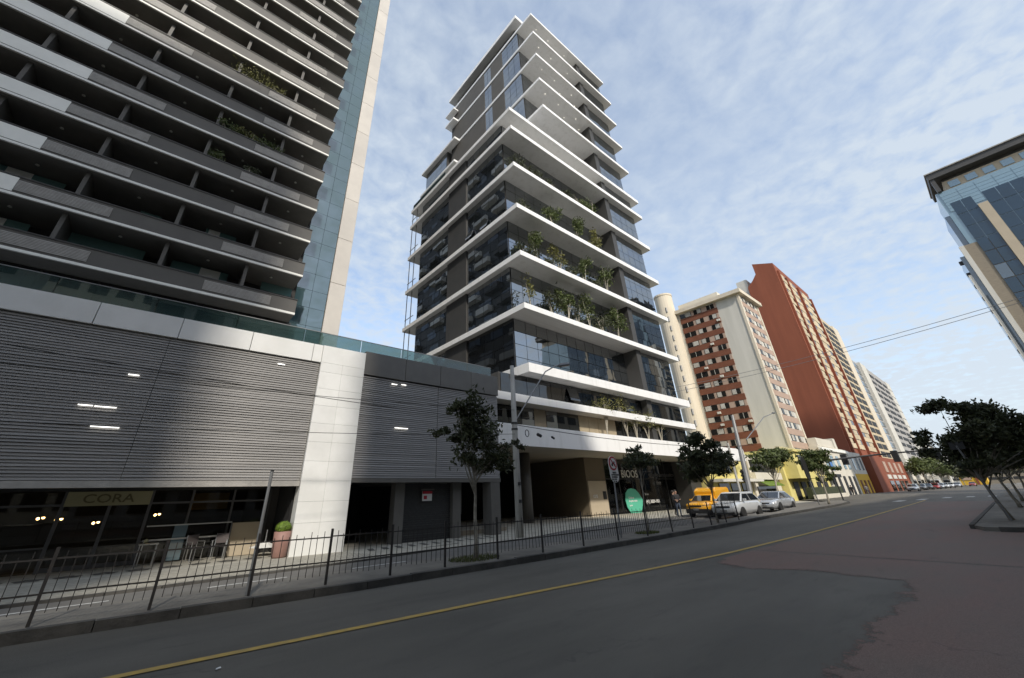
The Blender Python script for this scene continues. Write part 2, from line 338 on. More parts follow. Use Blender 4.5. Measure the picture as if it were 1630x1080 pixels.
# ------------------------------------------------------------------ the setting: ground, road, island, lane, pavements
random.seed(4)
YC = [(-60, 9.25), (-1, 9.12), (4, 8.86), (9, 8.8), (15, 8.95), (21.5, 9.25), (28.7, 9.85), (47, 10.5), (55, 11.2), (60, 12.6)]
YI = [(-60, 10.7), (18, 10.75), (26, 10.9), (34, 11.15), (40, 12.0), (47, 13.6), (60, 14.0)]
YS = [(-60, 13.6), (1, 13.55), (6.3, 13.95), (10, 14.5), (14.5, 14.75), (18.3, 16.0), (24, 17.0), (60, 17.3), (110, 17.0)]
def zs(x, y):                                            # the pavement falls gently towards the buildings
    k = .037 if x < 14 else (.0117 if x > 22 else .037-(.0253)*(x-14)/8)
    return -.08-k*((min(y, 18.5) if x < 22 else y)-13.9)
struct(MB().sheet([(-1500, -1500), (1500, -1500), (1500, 1500), (-1500, 1500)], -.62), 'ground', 'soil')
xs = [-60+i*1.0 for i in range(121)]
road = MB(); road.sheet([(-60, -9), (60, -9)]+[(x, lerp(YC, x)+.02) for x in reversed(xs)], 0)
road.sheet([(60, -9), (420, -9), (420, 20), (72, 20), (60, 12.62)], 0)
road.sheet([(-10.3, -60), (-4.5, -60), (-4.5, -9), (-10.3, -9)], 0)
struct(road, 'road', 'asphalt')
# worn red bus lane: a coloured coat with a ragged edge
redp = [(gnd(px, py).x, gnd(px, py).y) for px, py in [(1142, 895), (1181, 905), (1295, 909), (1360, 917), (1445, 924), (1447, 950), (1402, 982), (1376, 1028), (1328, 1080)]]
rl = MB(); out_ = [(58, 1.45)]+[(x, 1.45+.15*math.sin(x*.7)) for x in range(56, 23, -2)]+[(22.9, 1.45), (22.9, -8), (14, -8), (14, 5.40)]
out_ += [(x, lerp([(14, 5.42), (19, 5.40), (29, 5.5), (57, 6.1)], x)+random.uniform(-.06, .06)) for x in [14.6+.8*i for i in range(54)]]
struct(rl.sheet(out_[::-1], .004), 'red_lane', 'red_asphalt')
# its worn start, ragged where the coat has gone
poly = redp+[(4.0, 1.69), (-6, 1.69), (-6, -8), (14.0, -8), (14.0, 5.42), (12.0, 5.42)]
def inside(x, y):
    c = False; j = len(poly)-1
    for i in range(len(poly)):
        (xi, yi), (xj, yj) = poly[i], poly[j]
        if (yi > y) != (yj > y) and x < (xj-xi)*(y-yi)/(yj-yi)+xi: c = not c
        j = i
    return c
rim = redp+[(4.0, 1.69), (-6, 1.69)]
def dist(x, y):
    best = 9.
    for (a, b), (c, d) in zip(rim, rim[1:]):
        t = max(0, min(1, ((x-a)*(c-a)+(y-b)*(d-b))/((c-a)**2+(d-b)**2))); best = min(best, math.hypot(x-a-(c-a)*t, y-b-(d-b)*t))
    return best
gx, gy, st = 72, 54, .25; vs = []; at_v = []
for i in range(gx+1):
    for j in range(gy+1):
        x, y = -4+i*st, -8.1+j*st; y = min(y, 5.40) if x > 9 else y; vs.append((x, y, .0045)); at_v.append((1 if inside(x, y) else -1)*dist(x, y))
ww = MB().add(vs, [(i*(gy+1)+j, (i+1)*(gy+1)+j, (i+1)*(gy+1)+j+1, i*(gy+1)+j+1) for i in range(gx) for j in range(gy) if max(at_v[i*(gy+1)+j], at_v[(i+1)*(gy+1)+j+1]) > -1.2])
o_ = struct(ww, 'red_lane_worn_start', 'red_asphalt_worn'); an_ = o_.data.attributes.new('rim', 'FLOAT', 'POINT'); an_.data.foreach_set('value', at_v)
# yellow edge line
YL = [(-40, 7.0), (.2, 6.62), (3, 6.42), (5, 6.28), (8.6, 5.97), (12.8, 5.68), (19.2, 5.62), (28.9, 5.75), (55, 6.39), (62, 6.6)]
yl = MB(); xx = [-40+i*.75 for i in range(137)]
for a, b in zip(xx, xx[1:]): yl.sheet([(a, lerp(YL, a)-.066), (b, lerp(YL, b)-.066), (b, lerp(YL, b)+.066), (a, lerp(YL, a)+.066)], .009)
struct(yl, 'yellow_line', 'paint_yellow')
xw = MB()
for px, py in [(1432, 798), (1468, 795.5), (1508, 792.5), (1545, 791), (1580, 790)]:
    p = gnd(px, py); xw.sheet([(p.x-2.2, p.y-.32), (p.x+2.2, p.y-.32), (p.x+2.2, p.y+.32), (p.x-2.2, p.y+.32)], .009)
struct(xw, 'crosswalk', 'paint_white')
struct(MB().sheet([(-60, 10.4), (-60, 14.0)]+[(x, lerp(YS, x)+.1) for x in range(-59, 75)]+[(75, 12.9), (60, 12.9)]+[(x, lerp(YI, x)-.3) for x in range(60, -60, -2)], -.12), 'service_lane', 'asphalt_lane')
isl = MB(); ip = [(x, lerp(YC, x)+.14) for x in range(-60, 60)]+[(60, 12.7), (60.4, 13.4), (60, 13.9)]+[(x, lerp(YI, x)) for x in range(59, -61, -1)]
isl.prism(ip, -.2, .112); island = struct(isl, 'island_pavement', 'island')
# kerb stones along the island, one by one
x = -6.0
while x < 59:
    Lk = 1.0 if x < 30 else 2.0; a = (x, lerp(YC, x)); b = (x+Lk-.012, lerp(YC, x+Lk-.012)); an = math.atan2(b[1]-a[1], b[0]-a[0])
    piece('kerb_stone', 'kerb', island, ((a[0]+b[0])/2, (a[1]+b[1])/2+.07, .02+random.uniform(-.006, .006)), (Lk-.012, .15, .232), (random.uniform(-.02, .02), 0, an)); x += Lk
# pavement on the building side
pv = MB(); nx = 118; ny = 10
for i in range(nx):
    for j in range(ny):
        X = [-22+i*1.0, -21+i*1.0]; q = []
        for a, bj in ((X[0], j), (X[1], j), (X[1], j+1), (X[0], j+1)):
            y0 = lerp(YS, a); yy = y0+(18.5-y0)*bj/5 if bj <= 5 else 18.5+15.5*(bj-5)/5; q.append((a, yy, zs(a, yy)))
        pv.add(q, [(0, 1, 2, 3)])
pave = struct(pv, 'pavement', 'pavement')
for i in range(0, 96):
    a, b = -22+i, -21.02+i; ya, yb = lerp(YS, a), lerp(YS, b)
    piece('kerb_stone', 'kerb', pave, ((a+b)/2, (ya+yb)/2-.05, zs(a, ya)-.06), (math.hypot(b-a, yb-ya), .12, .13), (0, 0, math.atan2(yb-ya, b-a)))
cb_ = MB()
for i in range(-22, 7): cb_.sheet([(i, lerp(YS, i)+.16), (i+1, lerp(YS, i+1)+.16), (i+1, 18.2), (i, 18.2)], lambda X, Y: zs(X, Y)+.004)
struct(cb_, 'cobbled_strip', 'cobble')
# dark flower figures laid into the pale stone in front of the restaurant
def motif(cx, cy, r):
    mb = MB()
    for k in range(5):
        t = k*2*math.pi/5+.3; c = (cx+math.cos(t)*r*.55, cy+math.sin(t)*r*.55)
        mb.sheet([(c[0]+math.cos(u*math.pi/4)*r*.42, c[1]+math.sin(u*math.pi/4)*r*.42) for u in range(8)], lambda X, Y, kk=k: zs(X, Y)+.004+.0008*kk)
    return mb
for i in range(15): motif(-6.9+i*.84, 19.35, .37).build('paving_motif', 'pave_dark', pave)
for i in range(11):
    x0 = 7.6+i*.62; MB().sheet([(x0, 17.0), (x0+.26, 17.0), (x0+.75, 18.35), (x0+.49, 18.35)], lambda X, Y: zs(X, Y)+.004).build('paving_stripe', 'pave_dark', pave)
# a grated drain and small repairs
struct(MB().sheet([(3.0, 14.6), (4.6, 14.75), (4.6, 14.95), (3.0, 14.8)], lambda X, Y: zs(X, Y)+.005), 'drain_cover', 'tile_slot')
struct(MB().sheet([(9.3, 15.6), (11.2, 15.9), (11.2, 16.1), (9.3, 15.8)], lambda X, Y: zs(X, Y)+.005), 'drain_cover', 'tile_slot')
# lane dashes
ld = MB()
for x0 in (-5, -1.6, 1.8, 5.2): ld.sheet([(x0, 12.6), (x0+1.7, 12.6), (x0+1.7, 12.7), (x0, 12.7)], -.115)
struct(ld, 'lane_marking', 'paint_white')
# right hand pavement, across the side street
rp_ = MB().prism([(23.1, -8.9), (400, -8.9), (400, 1.6), (24.0, 1.6), (23.35, 1.35), (23.1, .9)], -.2, .12); rpav = struct(rp_, 'right_pavement', 'island')
for i in range(24): piece('kerb_stone', 'kerb', rpav, (24.6+i*1.2, 1.66, .02), (1.18, .14, .25))
for i in range(7): piece('kerb_stone', 'kerb', rpav, (23.02, .4-i*1.2, .02), (.14, 1.18, .25))
struct(MB().prism([(-60, -9), (-10.35, -9), (-10.35, -40), (-60, -40)][::-1], -.2, .12), 'south_pavement', 'island')
struct(MB().prism([(-4.45, -40), (110, -40), (110, -8.95), (-4.45, -8.95)], -.2, .118), 'south_pavement_far', 'island')

# ------------------------------------------------------------------ podium with restaurant and garage
PY = 18.5
pod = thing('podium_building', 'long low podium clad in grey metal louvres with a white band and white pillar', 'building', (0, 19, -.3))
def zf(x): return zs(x, PY)
# shell: roof deck, back and side walls, ceilings over the recessed ground floor
pbox('roof_deck', 'concrete', pod, -26, 15.80, 18.95, 48, 7.6, 8.2)
pbox('ceiling', 'soffit_dark', pod, -26, 15.78, 18.62, 34, 2.46, 2.7)
pbox('side_wall', 'grey_clad', pod, 15.5, 15.80, 19.3, 40, 2.72, 7.58)
pbox('screen_back', 'dark_clad', pod, -26, 15.5, 18.86, 18.94, 2.72, 7.58)
# louvre screens: fine horizontal slats
def slats(x0, x1, z0, z1, n):
    mb = MB(); p = (z1-z0)/n
    for i in range(n):
        z = z0+i*p; t = random.uniform(-.008, .008); dz = random.uniform(-.004, .004)
        mb.add([(x0, PY+.065+t, z+dz), (x1, PY+.065+t, z+dz), (x1, PY+.10, z+p*.93), (x0, PY+.10, z+p*.93), (x0, PY+.13, z), (x1, PY+.13, z), (x1, PY+.13, z+p*.89), (x0, PY+.13, z+p*.89)],
               [(0, 1, 2, 3), (4, 7, 6, 5), (1, 0, 4, 5), (3, 2, 6, 7), (0, 3, 7, 4), (2, 1, 5, 6)])
    return mb
xc = -26.
for x1 in (-14.0, -7.6, -.6, 5.00):
    slats(xc+.008, x1-.008, 2.42, 7.41, 52).build('louvre_screen', 'louvre', pod, stuff=True); xc = x1
slats(7.13, 11.5, 2.52, 7.18, 49).build('louvre_screen', 'louvre', pod, stuff=True)
slats(11.53, 15.80, 2.52, 7.18, 49).build('louvre_screen', 'louvre', pod, stuff=True)
# white band panels and white pillar panels
xb = [-26, -20.5, -15.2, -9.9, -5.0, -2.45, .0, 2.35, 4.75, 5.02]
xb = [-26, -12.6, -9.0, -5.6, -2.84, -.40, 2.06, 4.59, 5.02]
for a, b in zip(xb, xb[1:]):
    MB().box(a+.012, b-.012, PY, PY+.4, 7.44, 8.27).build('white_band_panel', 'white_clad', pod, bevel=.008)
zp = [zf(6)-.02, .86, 1.62, 2.38, 3.15, 3.92, 4.7, 5.47, 6.23, 7.0, 7.44, 8.27]
for i, (a, b) in enumerate(zip(zp, zp[1:])):
    cut = [5.02, 6.02, 7.11] if i % 3 != 2 else [5.02, 6.02, 7.11]
    if i >= 10: cut = [5.02, 7.11]
    for c, d in zip(cut, cut[1:]): MB().box(c+.003, d-.003, PY-.06, PY+.5, a+.003, b-.003).build('pillar_panel', 'white_clad', pod, bevel=.004)
pbox('pillar_core', 'grey_frame', pod, 5.06, 7.06, PY-.04, PY+.46, zf(6), 8.2)
# grey fascia panels of the garage part
for a, b in zip([7.12, 9.4, 11.6, 13.75], [9.4, 11.6, 13.75, 15.85]):
    MB().box(a+.01, b-.01, PY, PY+.4, 7.22, 8.40).build('grey_fascia_panel', 'grey_clad', pod, bevel=.008)
pbox('beam', 'louvre_light', pod, -26, 5.0, PY+.02, PY+.3, 2.20, 2.40); pbox('beam', 'grey_clad', pod, 7.13, 15.80, PY+.02, PY+.3, 2.32, 2.50)
# glass rail of the terrace
for a, b in zip([-18, -14.2, -10.6, -7.2, -4.2, -1.4, 1.4, 4.2, 7.0, 9.3, 11.6, 13.8], [-14.2, -10.6, -7.2, -4.2, -1.4, 1.4, 4.2, 7.0, 9.3, 11.6, 13.8, 15.7]):
    piece('glass_rail_pane', 'glass_rail', pod, ((a+b)/2, 18.98, 8.66), (b-a-.03, .014, .84), (random.gauss(0, .004), 0, random.gauss(0, .004)))
piece('rail_cap', 'steel', pod, (-1.15, 18.98, 9.09), (33.7, .04, .03))
# restaurant front, recessed
SY = 21.3
rest = thing('restaurant_front', 'dark glazed restaurant front with cream sign under the louvred podium', 'shop', (-1, 21.3, zs(-1, 21.3)))
fz = zs(-1, SY)
def fx(px, py=850): return at(px, py, SY).x
pbox('interior_wall', 'dark_clad', rest, -14, 5.0, 27.0, 27.2, fz, 2.44); pbox('interior_floor', 'dark_clad', rest, -14, 5.0, SY+.1, 27, fz-.02, fz+.02)
pbox('side_wall', 'dark_clad', rest, 4.62, 4.95, SY-.0, 27, fz+.03, 2.44); pbox('far_side_wall', 'dark_clad', rest, -14, -13.8, SY, 27, fz+.03, 2.44)
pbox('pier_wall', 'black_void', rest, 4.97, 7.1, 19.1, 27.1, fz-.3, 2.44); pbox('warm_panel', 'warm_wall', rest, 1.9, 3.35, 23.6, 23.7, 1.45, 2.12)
xs0 = [-9.5, -7.6, -5.7, -3.85, -1.95, -.70, .45, 1.75, 3.2, 4.6]
for i, a in enumerate(xs0):
    w_ = .10 if i in (4, 5, 6) else .07
    piece('mullion', 'grey_frame', rest, (a, SY, (fz+2.2)/2), (w_, .09, 2.2-fz))
for a, b in zip(xs0, xs0[1:]):
    door = abs(a+1.95) < .1 or abs(a+.70) < .1
    h1 = 1.70
    piece('glass_pane', 'glass_shop', rest, ((a+b)/2, SY, (fz+.06+h1)/2), (b-a-.10, .02, h1-fz-.06))
    piece('transom', 'grey_frame', rest, ((a+b)/2, SY, h1+.04), (b-a-.09, .08, .07))
    if not door:
        piece('transom', 'grey_frame', rest, ((a+b)/2, SY, fz+.72), (b-a-.09, .07, .05))
        piece('upper_pane', 'glass_shop', rest, ((a+b)/2, SY, 1.96), (b-a-.10, .02, .42))
    else: piece('kick_rail', 'grey_frame', rest, ((a+b)/2, SY, fz+.08), (b-a-.11, .06, .14))
piece('lintel', 'dark_metal', rest, (-2.4, SY, 2.3), (14.2, .12, .24))
sg = pbox('sign_board', 'sign_cream', rest, -1.92, .42, SY-.10, SY-.055, 1.70, 2.16)
text('sign_lettering', 'CORA', .40, 'sign_letter', rest, (-1.50, SY-.112, 1.80), FRONT, sx=1.28, bold=.004)
for i, px in enumerate((212, 150, 275, 319, 356, 60)):
    p = at(px, 781, SY-1.2); MB().lathe((p.x, SY-1.2, 2.425), [(.05, 0), (.05, .03)], 10).build('ceiling_spot', 'downlight' if i in (3, 4) else 'steel', rest)
for i, (px, py, yy, lbl) in enumerate(((64, 826, 22.8, 'leftmost'), (93, 828, 22.8, 'second from the left'), (152, 833, 22.6, 'behind the glass door'), (250, 820, 22.6, 'right of the door'))):
    p = at(px, py, yy); t = thing('pendant_lamp', 'glowing warm pendant lamp inside the dark restaurant, %s' % lbl, 'lamp', p, 'pendant lamps in the restaurant')
    MB().tube([(p.x, p.y, p.z+.06), (p.x, p.y, 2.45)], .008, 5).build('cord', 'trim_black', t)
    for k in range(2): MB().ball((p.x-.06+k*.13, p.y, p.z+k*.03), .045, 8).build('bulb', 'lamp_warm', t, smooth=True)
    MB().lathe((p.x, p.y, p.z+.05), [(.15, 0), (.05, .06), (.02, .08)], 12).build('shade', 'trim_black', t, smooth=True)
# white and pale things on the restaurant terrace
wp = at(345, 850, 20.9)
piece('menu_board', 'glass_pale', rest, (1.62, SY-.25, fz+.62), (.42, .03, 1.15), (0, 0, 0))
pbox('cream_panel', 'tan_light', rest, 3.3, 4.4, SY-.5, SY-.4, fz+.02, fz+1.18)
for a in (3.28, 4.42): piece('panel_post', 'grey_frame', rest, (a, SY-.45, fz+.6), (.05, .14, 1.2))
pbox('low_rail', 'chair_frame', rest, .55, 3.25, SY-.60, SY-.56, fz+.74, fz+.79)
for a in (.6, 1.3, 2.0, 3.2): piece('rail_post', 'chair_frame', rest, (a, SY-.58, fz+.39), (.035, .035, .78))
pbox('low_rail', 'chair_frame', rest, .55, 3.25, SY-.60, SY-.56, fz+1.20, fz+1.24)
def chair(x, y, rz, label):
    t = thing('terrace_chair', label, 'chair', (x, y, zs(x, y)), 'chairs outside the restaurant', rz, local=True)
    MB().box(-.22, .22, -.21, .21, .42, .46).build('seat', 'chair_seat', t, bevel=.015)
    MB().box(-.21, .21, .19, .225, .52, .86).build('backrest', 'chair_seat', t, bevel=.015)
    for sx_ in (-1, 1):
        MB().tube([(sx_*.2, -.19, 0), (sx_*.2, -.19, .43)], .016, 6).build('leg', 'chair_frame', t)
        MB().tube([(sx_*.2, .20, 0), (sx_*.2, .19, .43), (sx_*.2, .22, .86)], .016, 6).build('leg', 'chair_frame', t)
        MB().tube([(sx_*.23, -.17, .43), (sx_*.23, -.17, .64), (sx_*.23, .2, .64)], .014, 6).build('armrest', 'chair_frame', t)
chair(2.15, 20.35, .5, 'dark seated chair with steel frame left of the pair on the restaurant terrace')
chair(2.95, 20.3, -.3, 'pale framed chair with slim legs right of the pair on the restaurant terrace')
t = thing('terrace_table', 'small low steel table standing by the restaurant door', 'table', (.75, 20.35, zs(.75, 20.35)), local=True)
MB().box(-.28, .28, -.25, .25, .66, .69).build('table_top', 'chair_frame', t)
for a in (-.24, .24):
    for b in (-.2, .2): MB().tube([(a, b, 0), (a, b, .66)], .014, 6).build('leg', 'chair_frame', t)
MB().ball((-.1, 0, .77), .07, 8).build('flower', 'sign_cream', t)
t = thing('tabletop_umbrella', 'low cream canvas canopy on a short stick beside the pink planter', 'umbrella', (4.45, 19.9, zs(4.4, 19.9)), local=True)
MB().tube([(0, 0, .5), (0, 0, .42), (0, 0, .3)], [.03, .22, .55], 6).build('canopy', 'sign_white', t); MB().tube([(0, 0, 0), (0, 0, .9)], .02, 6).build('stick', 'steel', t)
pp = at(452, 887, 18.75); gz = zs(4.85, 18.7)
t = thing('planter', 'tall pinkish round planter with clipped round bush beside white pillar', 'planter', (4.72, 18.62, gz), local=True)
MB().lathe((0, 0, 0), [(.20, 0), (.26, .05), (.29, .5), (.30, .86), (.27, .87), (.26, .8)], 20).build('pot', 'pot_pink', t, smooth=True)
bm_ = MB(); rng = random.Random(3)
for i in range(900):
    u = Vector((rng.gauss(0, 1), rng.gauss(0, 1), rng.gauss(0, 1))).normalized(); c = Vector((0, 0, 1.0))+Vector((u.x*.30, u.y*.30, u.z*.22))*(rng.random()**.15)
    a = u.orthogonal().normalized()*.035; b = u.cross(a).normalized()*.02
    a = a+Vector((rng.uniform(-.02, .02), rng.uniform(-.02, .02), rng.uniform(-.02, .02)))
    bm_.add([c-a, c+b, c+a, c-b], [(0, 1, 2, 3)])
bm_.ball((0, 0, 1.0), .27, 12, sq=.75); bm_.build('bush', 'leaf_bright', t)
# garage mouth
gar = thing('garage_entrance', 'dark garage mouth with roller shutter and notice under the louvred podium', 'garage', (11, 20, zs(11, 19)))
zg = -.62
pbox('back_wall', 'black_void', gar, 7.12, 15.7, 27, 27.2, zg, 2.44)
sh = MB(); 
for i in range(26): sh.box(10.12, 12.93, 19.35+(i % 2)*.02, 19.41+(i % 2)*.02, zs(10, 19.3)+i*.098, zs(10, 19.3)+i*.098+.094)
sh.build('roller_shutter', 'dark_metal', gar, stuff=True)
for a, b, d in ((9.6, 10.1, .5), (12.95, 13.45, .6)): pbox('column', 'grey_clad', gar, a, b, 19.1, 19.1+d, zs(a, 19.1)-.02, 2.44)
pbox('corner_column', 'grey_clad', gar, 15.02, 15.66, 18.45, 19.2, zs(15, 18.4)-.02, 2.30)
pbox('hanging_post', 'grey_clad', gar, 14.3, 14.55, 20.6, 20.85, .75, 2.44)
pbox('low_kerb_wall', 'brick_tan', gar, 13.5, 17.3, 19.9, 20.1, zs(14, 20)-.02, zs(14, 20)+.22)
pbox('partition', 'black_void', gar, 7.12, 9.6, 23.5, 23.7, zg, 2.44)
no = thing('notice_sign', 'small white and red notice hung on the garage shutter', 'sign', at(680, 790, 19.2))
pz = at(680, 790, 19.2); pbox('board', 'sign_white', no, pz.x-.28, pz.x+.28, 19.2, 19.22, pz.z-.22, pz.z+.22)
pbox('red_stripe', 'sign_red', no, pz.x-.28, pz.x+.28, 19.185, 19.197, pz.z+.10, pz.z+.22); pbox('red_mark', 'sign_red', no, pz.x-.2, pz.x-.02, 19.185, 19.197, pz.z-.14, pz.z+.02)
pbox('header', 'grey_clad', no, pz.x-.35, pz.x+.4, 19.18, 19.24, pz.z+.27, pz.z+.33)
# strip lights glowing through the louvres
for i, (px, py, ln) in enumerate(((136, 645, .36), (168, 648, .55), (213, 597, .30), (167, 680, .72), (639, 682, .72), (628, 612, .3), (643, 613, .26), (448, 580, .28))):
    p = at(px, py, PY+.02); lb = ('short', 'long')[ln > .5]
    tag(MB().box(p.x-ln/2, p.x+ln/2, PY+.01, PY+.05, p.z-.010, p.z+.010).build('strip_light', 'lamp_white'), '%s white strip light glowing through the grey louvres, %s' % (lb, ['leftmost', 'right of the leftmost', 'highest on the left', 'lowest on the left', 'long one right of the white pillar', 'upper one right of the pillar', 'upper one farthest right', 'near the pillar top'][i]), 'light', 'strip lights behind the louvres')

# ------------------------------------------------------------------ apartment tower with long balconies
TY = 25.0
apt = thing('apartment_tower', 'tall dark apartment tower with long grey balconies rising behind the podium', 'building', (0, 28, 8.2))
XL, XR = -26, 4.7; FH = 2.765; Z0 = 12.27; NF = 19
pbox('core', 'dark_clad', apt, XL, 5.0, 27.9, 78, 8.21, Z0+NF*FH)
pbox('east_wing', 'dark_clad', apt, 5.01, 8.2, 30.1, 78, 8.21, Z0+NF*FH)
lm = MB()
for i in range(8): lm.box(-.5, .5, -.5, .5, -.5+i*.125, -.5+i*.125+.08)
lmesh = lm.mesh('louvre_panel', 'louvre_light')
fins = (-18.4, -14.5, -10.6, -6.55, -2.4, 1.55)
rng = random.Random(8)
for k in range(NF):
    z = Z0+k*FH
    pbox('balcony_slab', 'soffit_dark', apt, XL, XR, TY+.12, 27.9, z+.0, z+.16)
    pbox('parapet', 'parapet', apt, XL, XR, TY, TY+.11, z+.12, z+1.0)
    pbox('coping', 'parapet_edge', apt, XL, XR+.01, TY-.04, TY+.15, z+1.0, z+1.06)
    pbox('white_edge', 'white_paint', apt, XL, XR+.005, TY-.02, TY+.10, z-.02, z+.115)
    for a, b in ((-8.4, -5.0), (.0 if k % 3 else -.25, 3.4 if k % 2 else 3.2)):
        o = bpy.data.objects.new('louvre_panel', lmesh); COL.objects.link(o); o.parent = apt
        o.location = Vector(((a+b)/2, TY-.02, z+.56))-apt.location; o.scale = (b-a, .03, .60)
    MB().box(-26, -8.42, TY-.02, TY-.001, z+.16, z+.97).build('white_panel', 'white_paint', apt) if k > 0 else None
    for fxp in fins: pbox('dividing_fin', 'parapet', apt, fxp-.09, fxp+.09, TY+.35, 27.85, z+.17, z+FH-.003)
    for a, b in zip(fins, fins[1:]+(4.6,)):
        m_ = (a+b)/2
        piece('balcony_window', 'glass_dark', apt, ((a+b)/2, 27.80, z+1.25), (b-a-.5, .06, 2.0))
        piece('window_frame', 'parapet_edge', apt, (m_, 27.75, z+1.25), (.07, .05, 2.0))
    if k < NF-1:
        for a, b in zip(fins[2:], fins[3:]+(4.6,)): MB().lathe(((a+b)/2, TY+1.2, z+FH-.06), [(.09, 0), (.07, .05)], 8).build('ceiling_lamp', 'white_paint', apt)
# pale panels that paint sky reflections and glare into a few windows
for i, (px, py, w_, hh) in enumerate(((48, 283, 2.6, .5), (15, 358, 1.3, .55), (168, 394, 3.3, .75), (318, 434, 2.9, .75), (352, 376, 1.7, .45), (440, 461, 1.9, .6), (240, 345, 1.0, .35), (60, 300, 1.0, .3))):
    p = at(px, py, 27.2); piece('reflection_pane', 'glass_teal_reflection', apt, (p.x, 27.2, p.z), (w_, .03, hh))
    if i in (0, 1, 3, 4): piece('glare_patch', 'white_paint', apt, (p.x+(.5 if i == 3 else -.4), 27.16, p.z+.03), (w_*.36, .02, hh*.8))
pbox('top_slab', 'soffit_dark', apt, XL, XR, TY, 27.9, Z0+NF*FH+.001, Z0+NF*FH+.4)
# base behind the terrace rail
for i in range(10): piece('lobby_pane', 'glass_dark', apt, (-16+i*2.1, 26.4, 10.2), (2.0, .05, 3.9), (random.gauss(0, .003), 0, 0))
pbox('lobby_wall', 'dark_clad', apt, XL, 4.9, 26.5, 27.88, 8.21, 12.26)
# glass strip and beige stone column at the corner
pbox('strip_backing', 'glass_dark', apt, 5.0, 7.14, 27.62, 30, 8.21, 68)
for i in range(44):
    z = 8.6+i*1.3825
    for a in (4.95, 6.03): piece('glass_panel', 'glass_blue', apt, (a+.535, 27.56, z+.69), (1.06, .05, 1.362), (random.gauss(0, .0022), 0, random.gauss(0, .0022)))
for i in range(15):
    z = 8.3+i*4.15; MB().box(7.15, 8.33, 27.45, 29.5, z+.01, z+4.14).build('stone_panel', 'beige_stone', apt, bevel=.02)

rng = random.Random(21)
for k in range(NF-1):                                     # pale balconies on the flank, seen mirrored in the glass tower
    z = Z0+k*FH; y0 = 32.0+(k % 3)*1.2
    while y0 < 76:
        if rng.random() < .8: pbox('flank_balcony', 'white_paint' if rng.random() < .7 else 'parapet', apt, 8.21, 9.1, y0, y0+3.4, z+.1, z+1.0)
        piece('flank_window', 'glass_dark', apt, (8.22, y0+1.7, z+1.75), (.06, 2.8, 1.3)); y0 += 5.2
# ------------------------------------------------------------------ the glass tower with white cantilevered slabs
TF = 20.0
tw = thing('glass_tower', 'tall glass office tower with stacked white cantilevered slabs and planted terraces', 'building', (32, 30, -.2))
NP = [0]
bulk = {'glass_tower': MB(), 'glass_dark': MB(), 'curtain_tan': MB()}
def grid(plane, c, u0, u1, z0, z1, nu, nz, m='glass_tower', parent=tw, jig=.0022, name='pane', gap=.045, counter=NP, store=bulk, limit=292):
    du = (u1-u0)/nu; dz = (z1-z0)/nz
    for i in range(nu):
        for j in range(nz):
            u = u0+(i+.5)*du; z = z0+(j+.5)*dz
            if counter[0] < limit:
                counter[0] += 1
                if plane == 'F': piece(name, m, parent, (u, c, z), (du-gap, .03, dz-gap), (random.gauss(0, jig), 0, random.gauss(0, jig)))
                else: piece(name, m, parent, (c, u, z), (.03, du-gap, dz-gap), (0, random.gauss(0, jig), random.gauss(0, jig)))
            else:
                mb = store[m]; g = gap/2; e = [random.gauss(0, jig)*du for _ in range(2)]
                if plane == 'F':
                    mb.add([(u-du/2+g, c-.015+e[0], z-dz/2+g), (u+du/2-g, c-.015-e[0], z-dz/2+g), (u+du/2-g, c-.015-e[0]+e[1], z+dz/2-g), (u-du/2+g, c-.015+e[0]+e[1], z+dz/2-g)], [(0, 1, 2, 3)])
                else:
                    mb.add([(c-.015+e[0], u-du/2+g, z-dz/2+g), (c-.015+e[0]+e[1], u-du/2+g, z+dz/2-g), (c-.015-e[0]+e[1], u+du/2-g, z+dz/2-g), (c-.015-e[0], u+du/2-g, z-dz/2+g)], [(0, 1, 2, 3)])
def slab(x0, x1, y0, y1, zt, th=.5, name='slab', soff='slab_white'):
    mb = MB().box(x0, x1, y0, y1, zt-th, zt); mb.mi[0] = 1
    return mb.build(name, ['slab_white', soff], tw, bevel=.015)
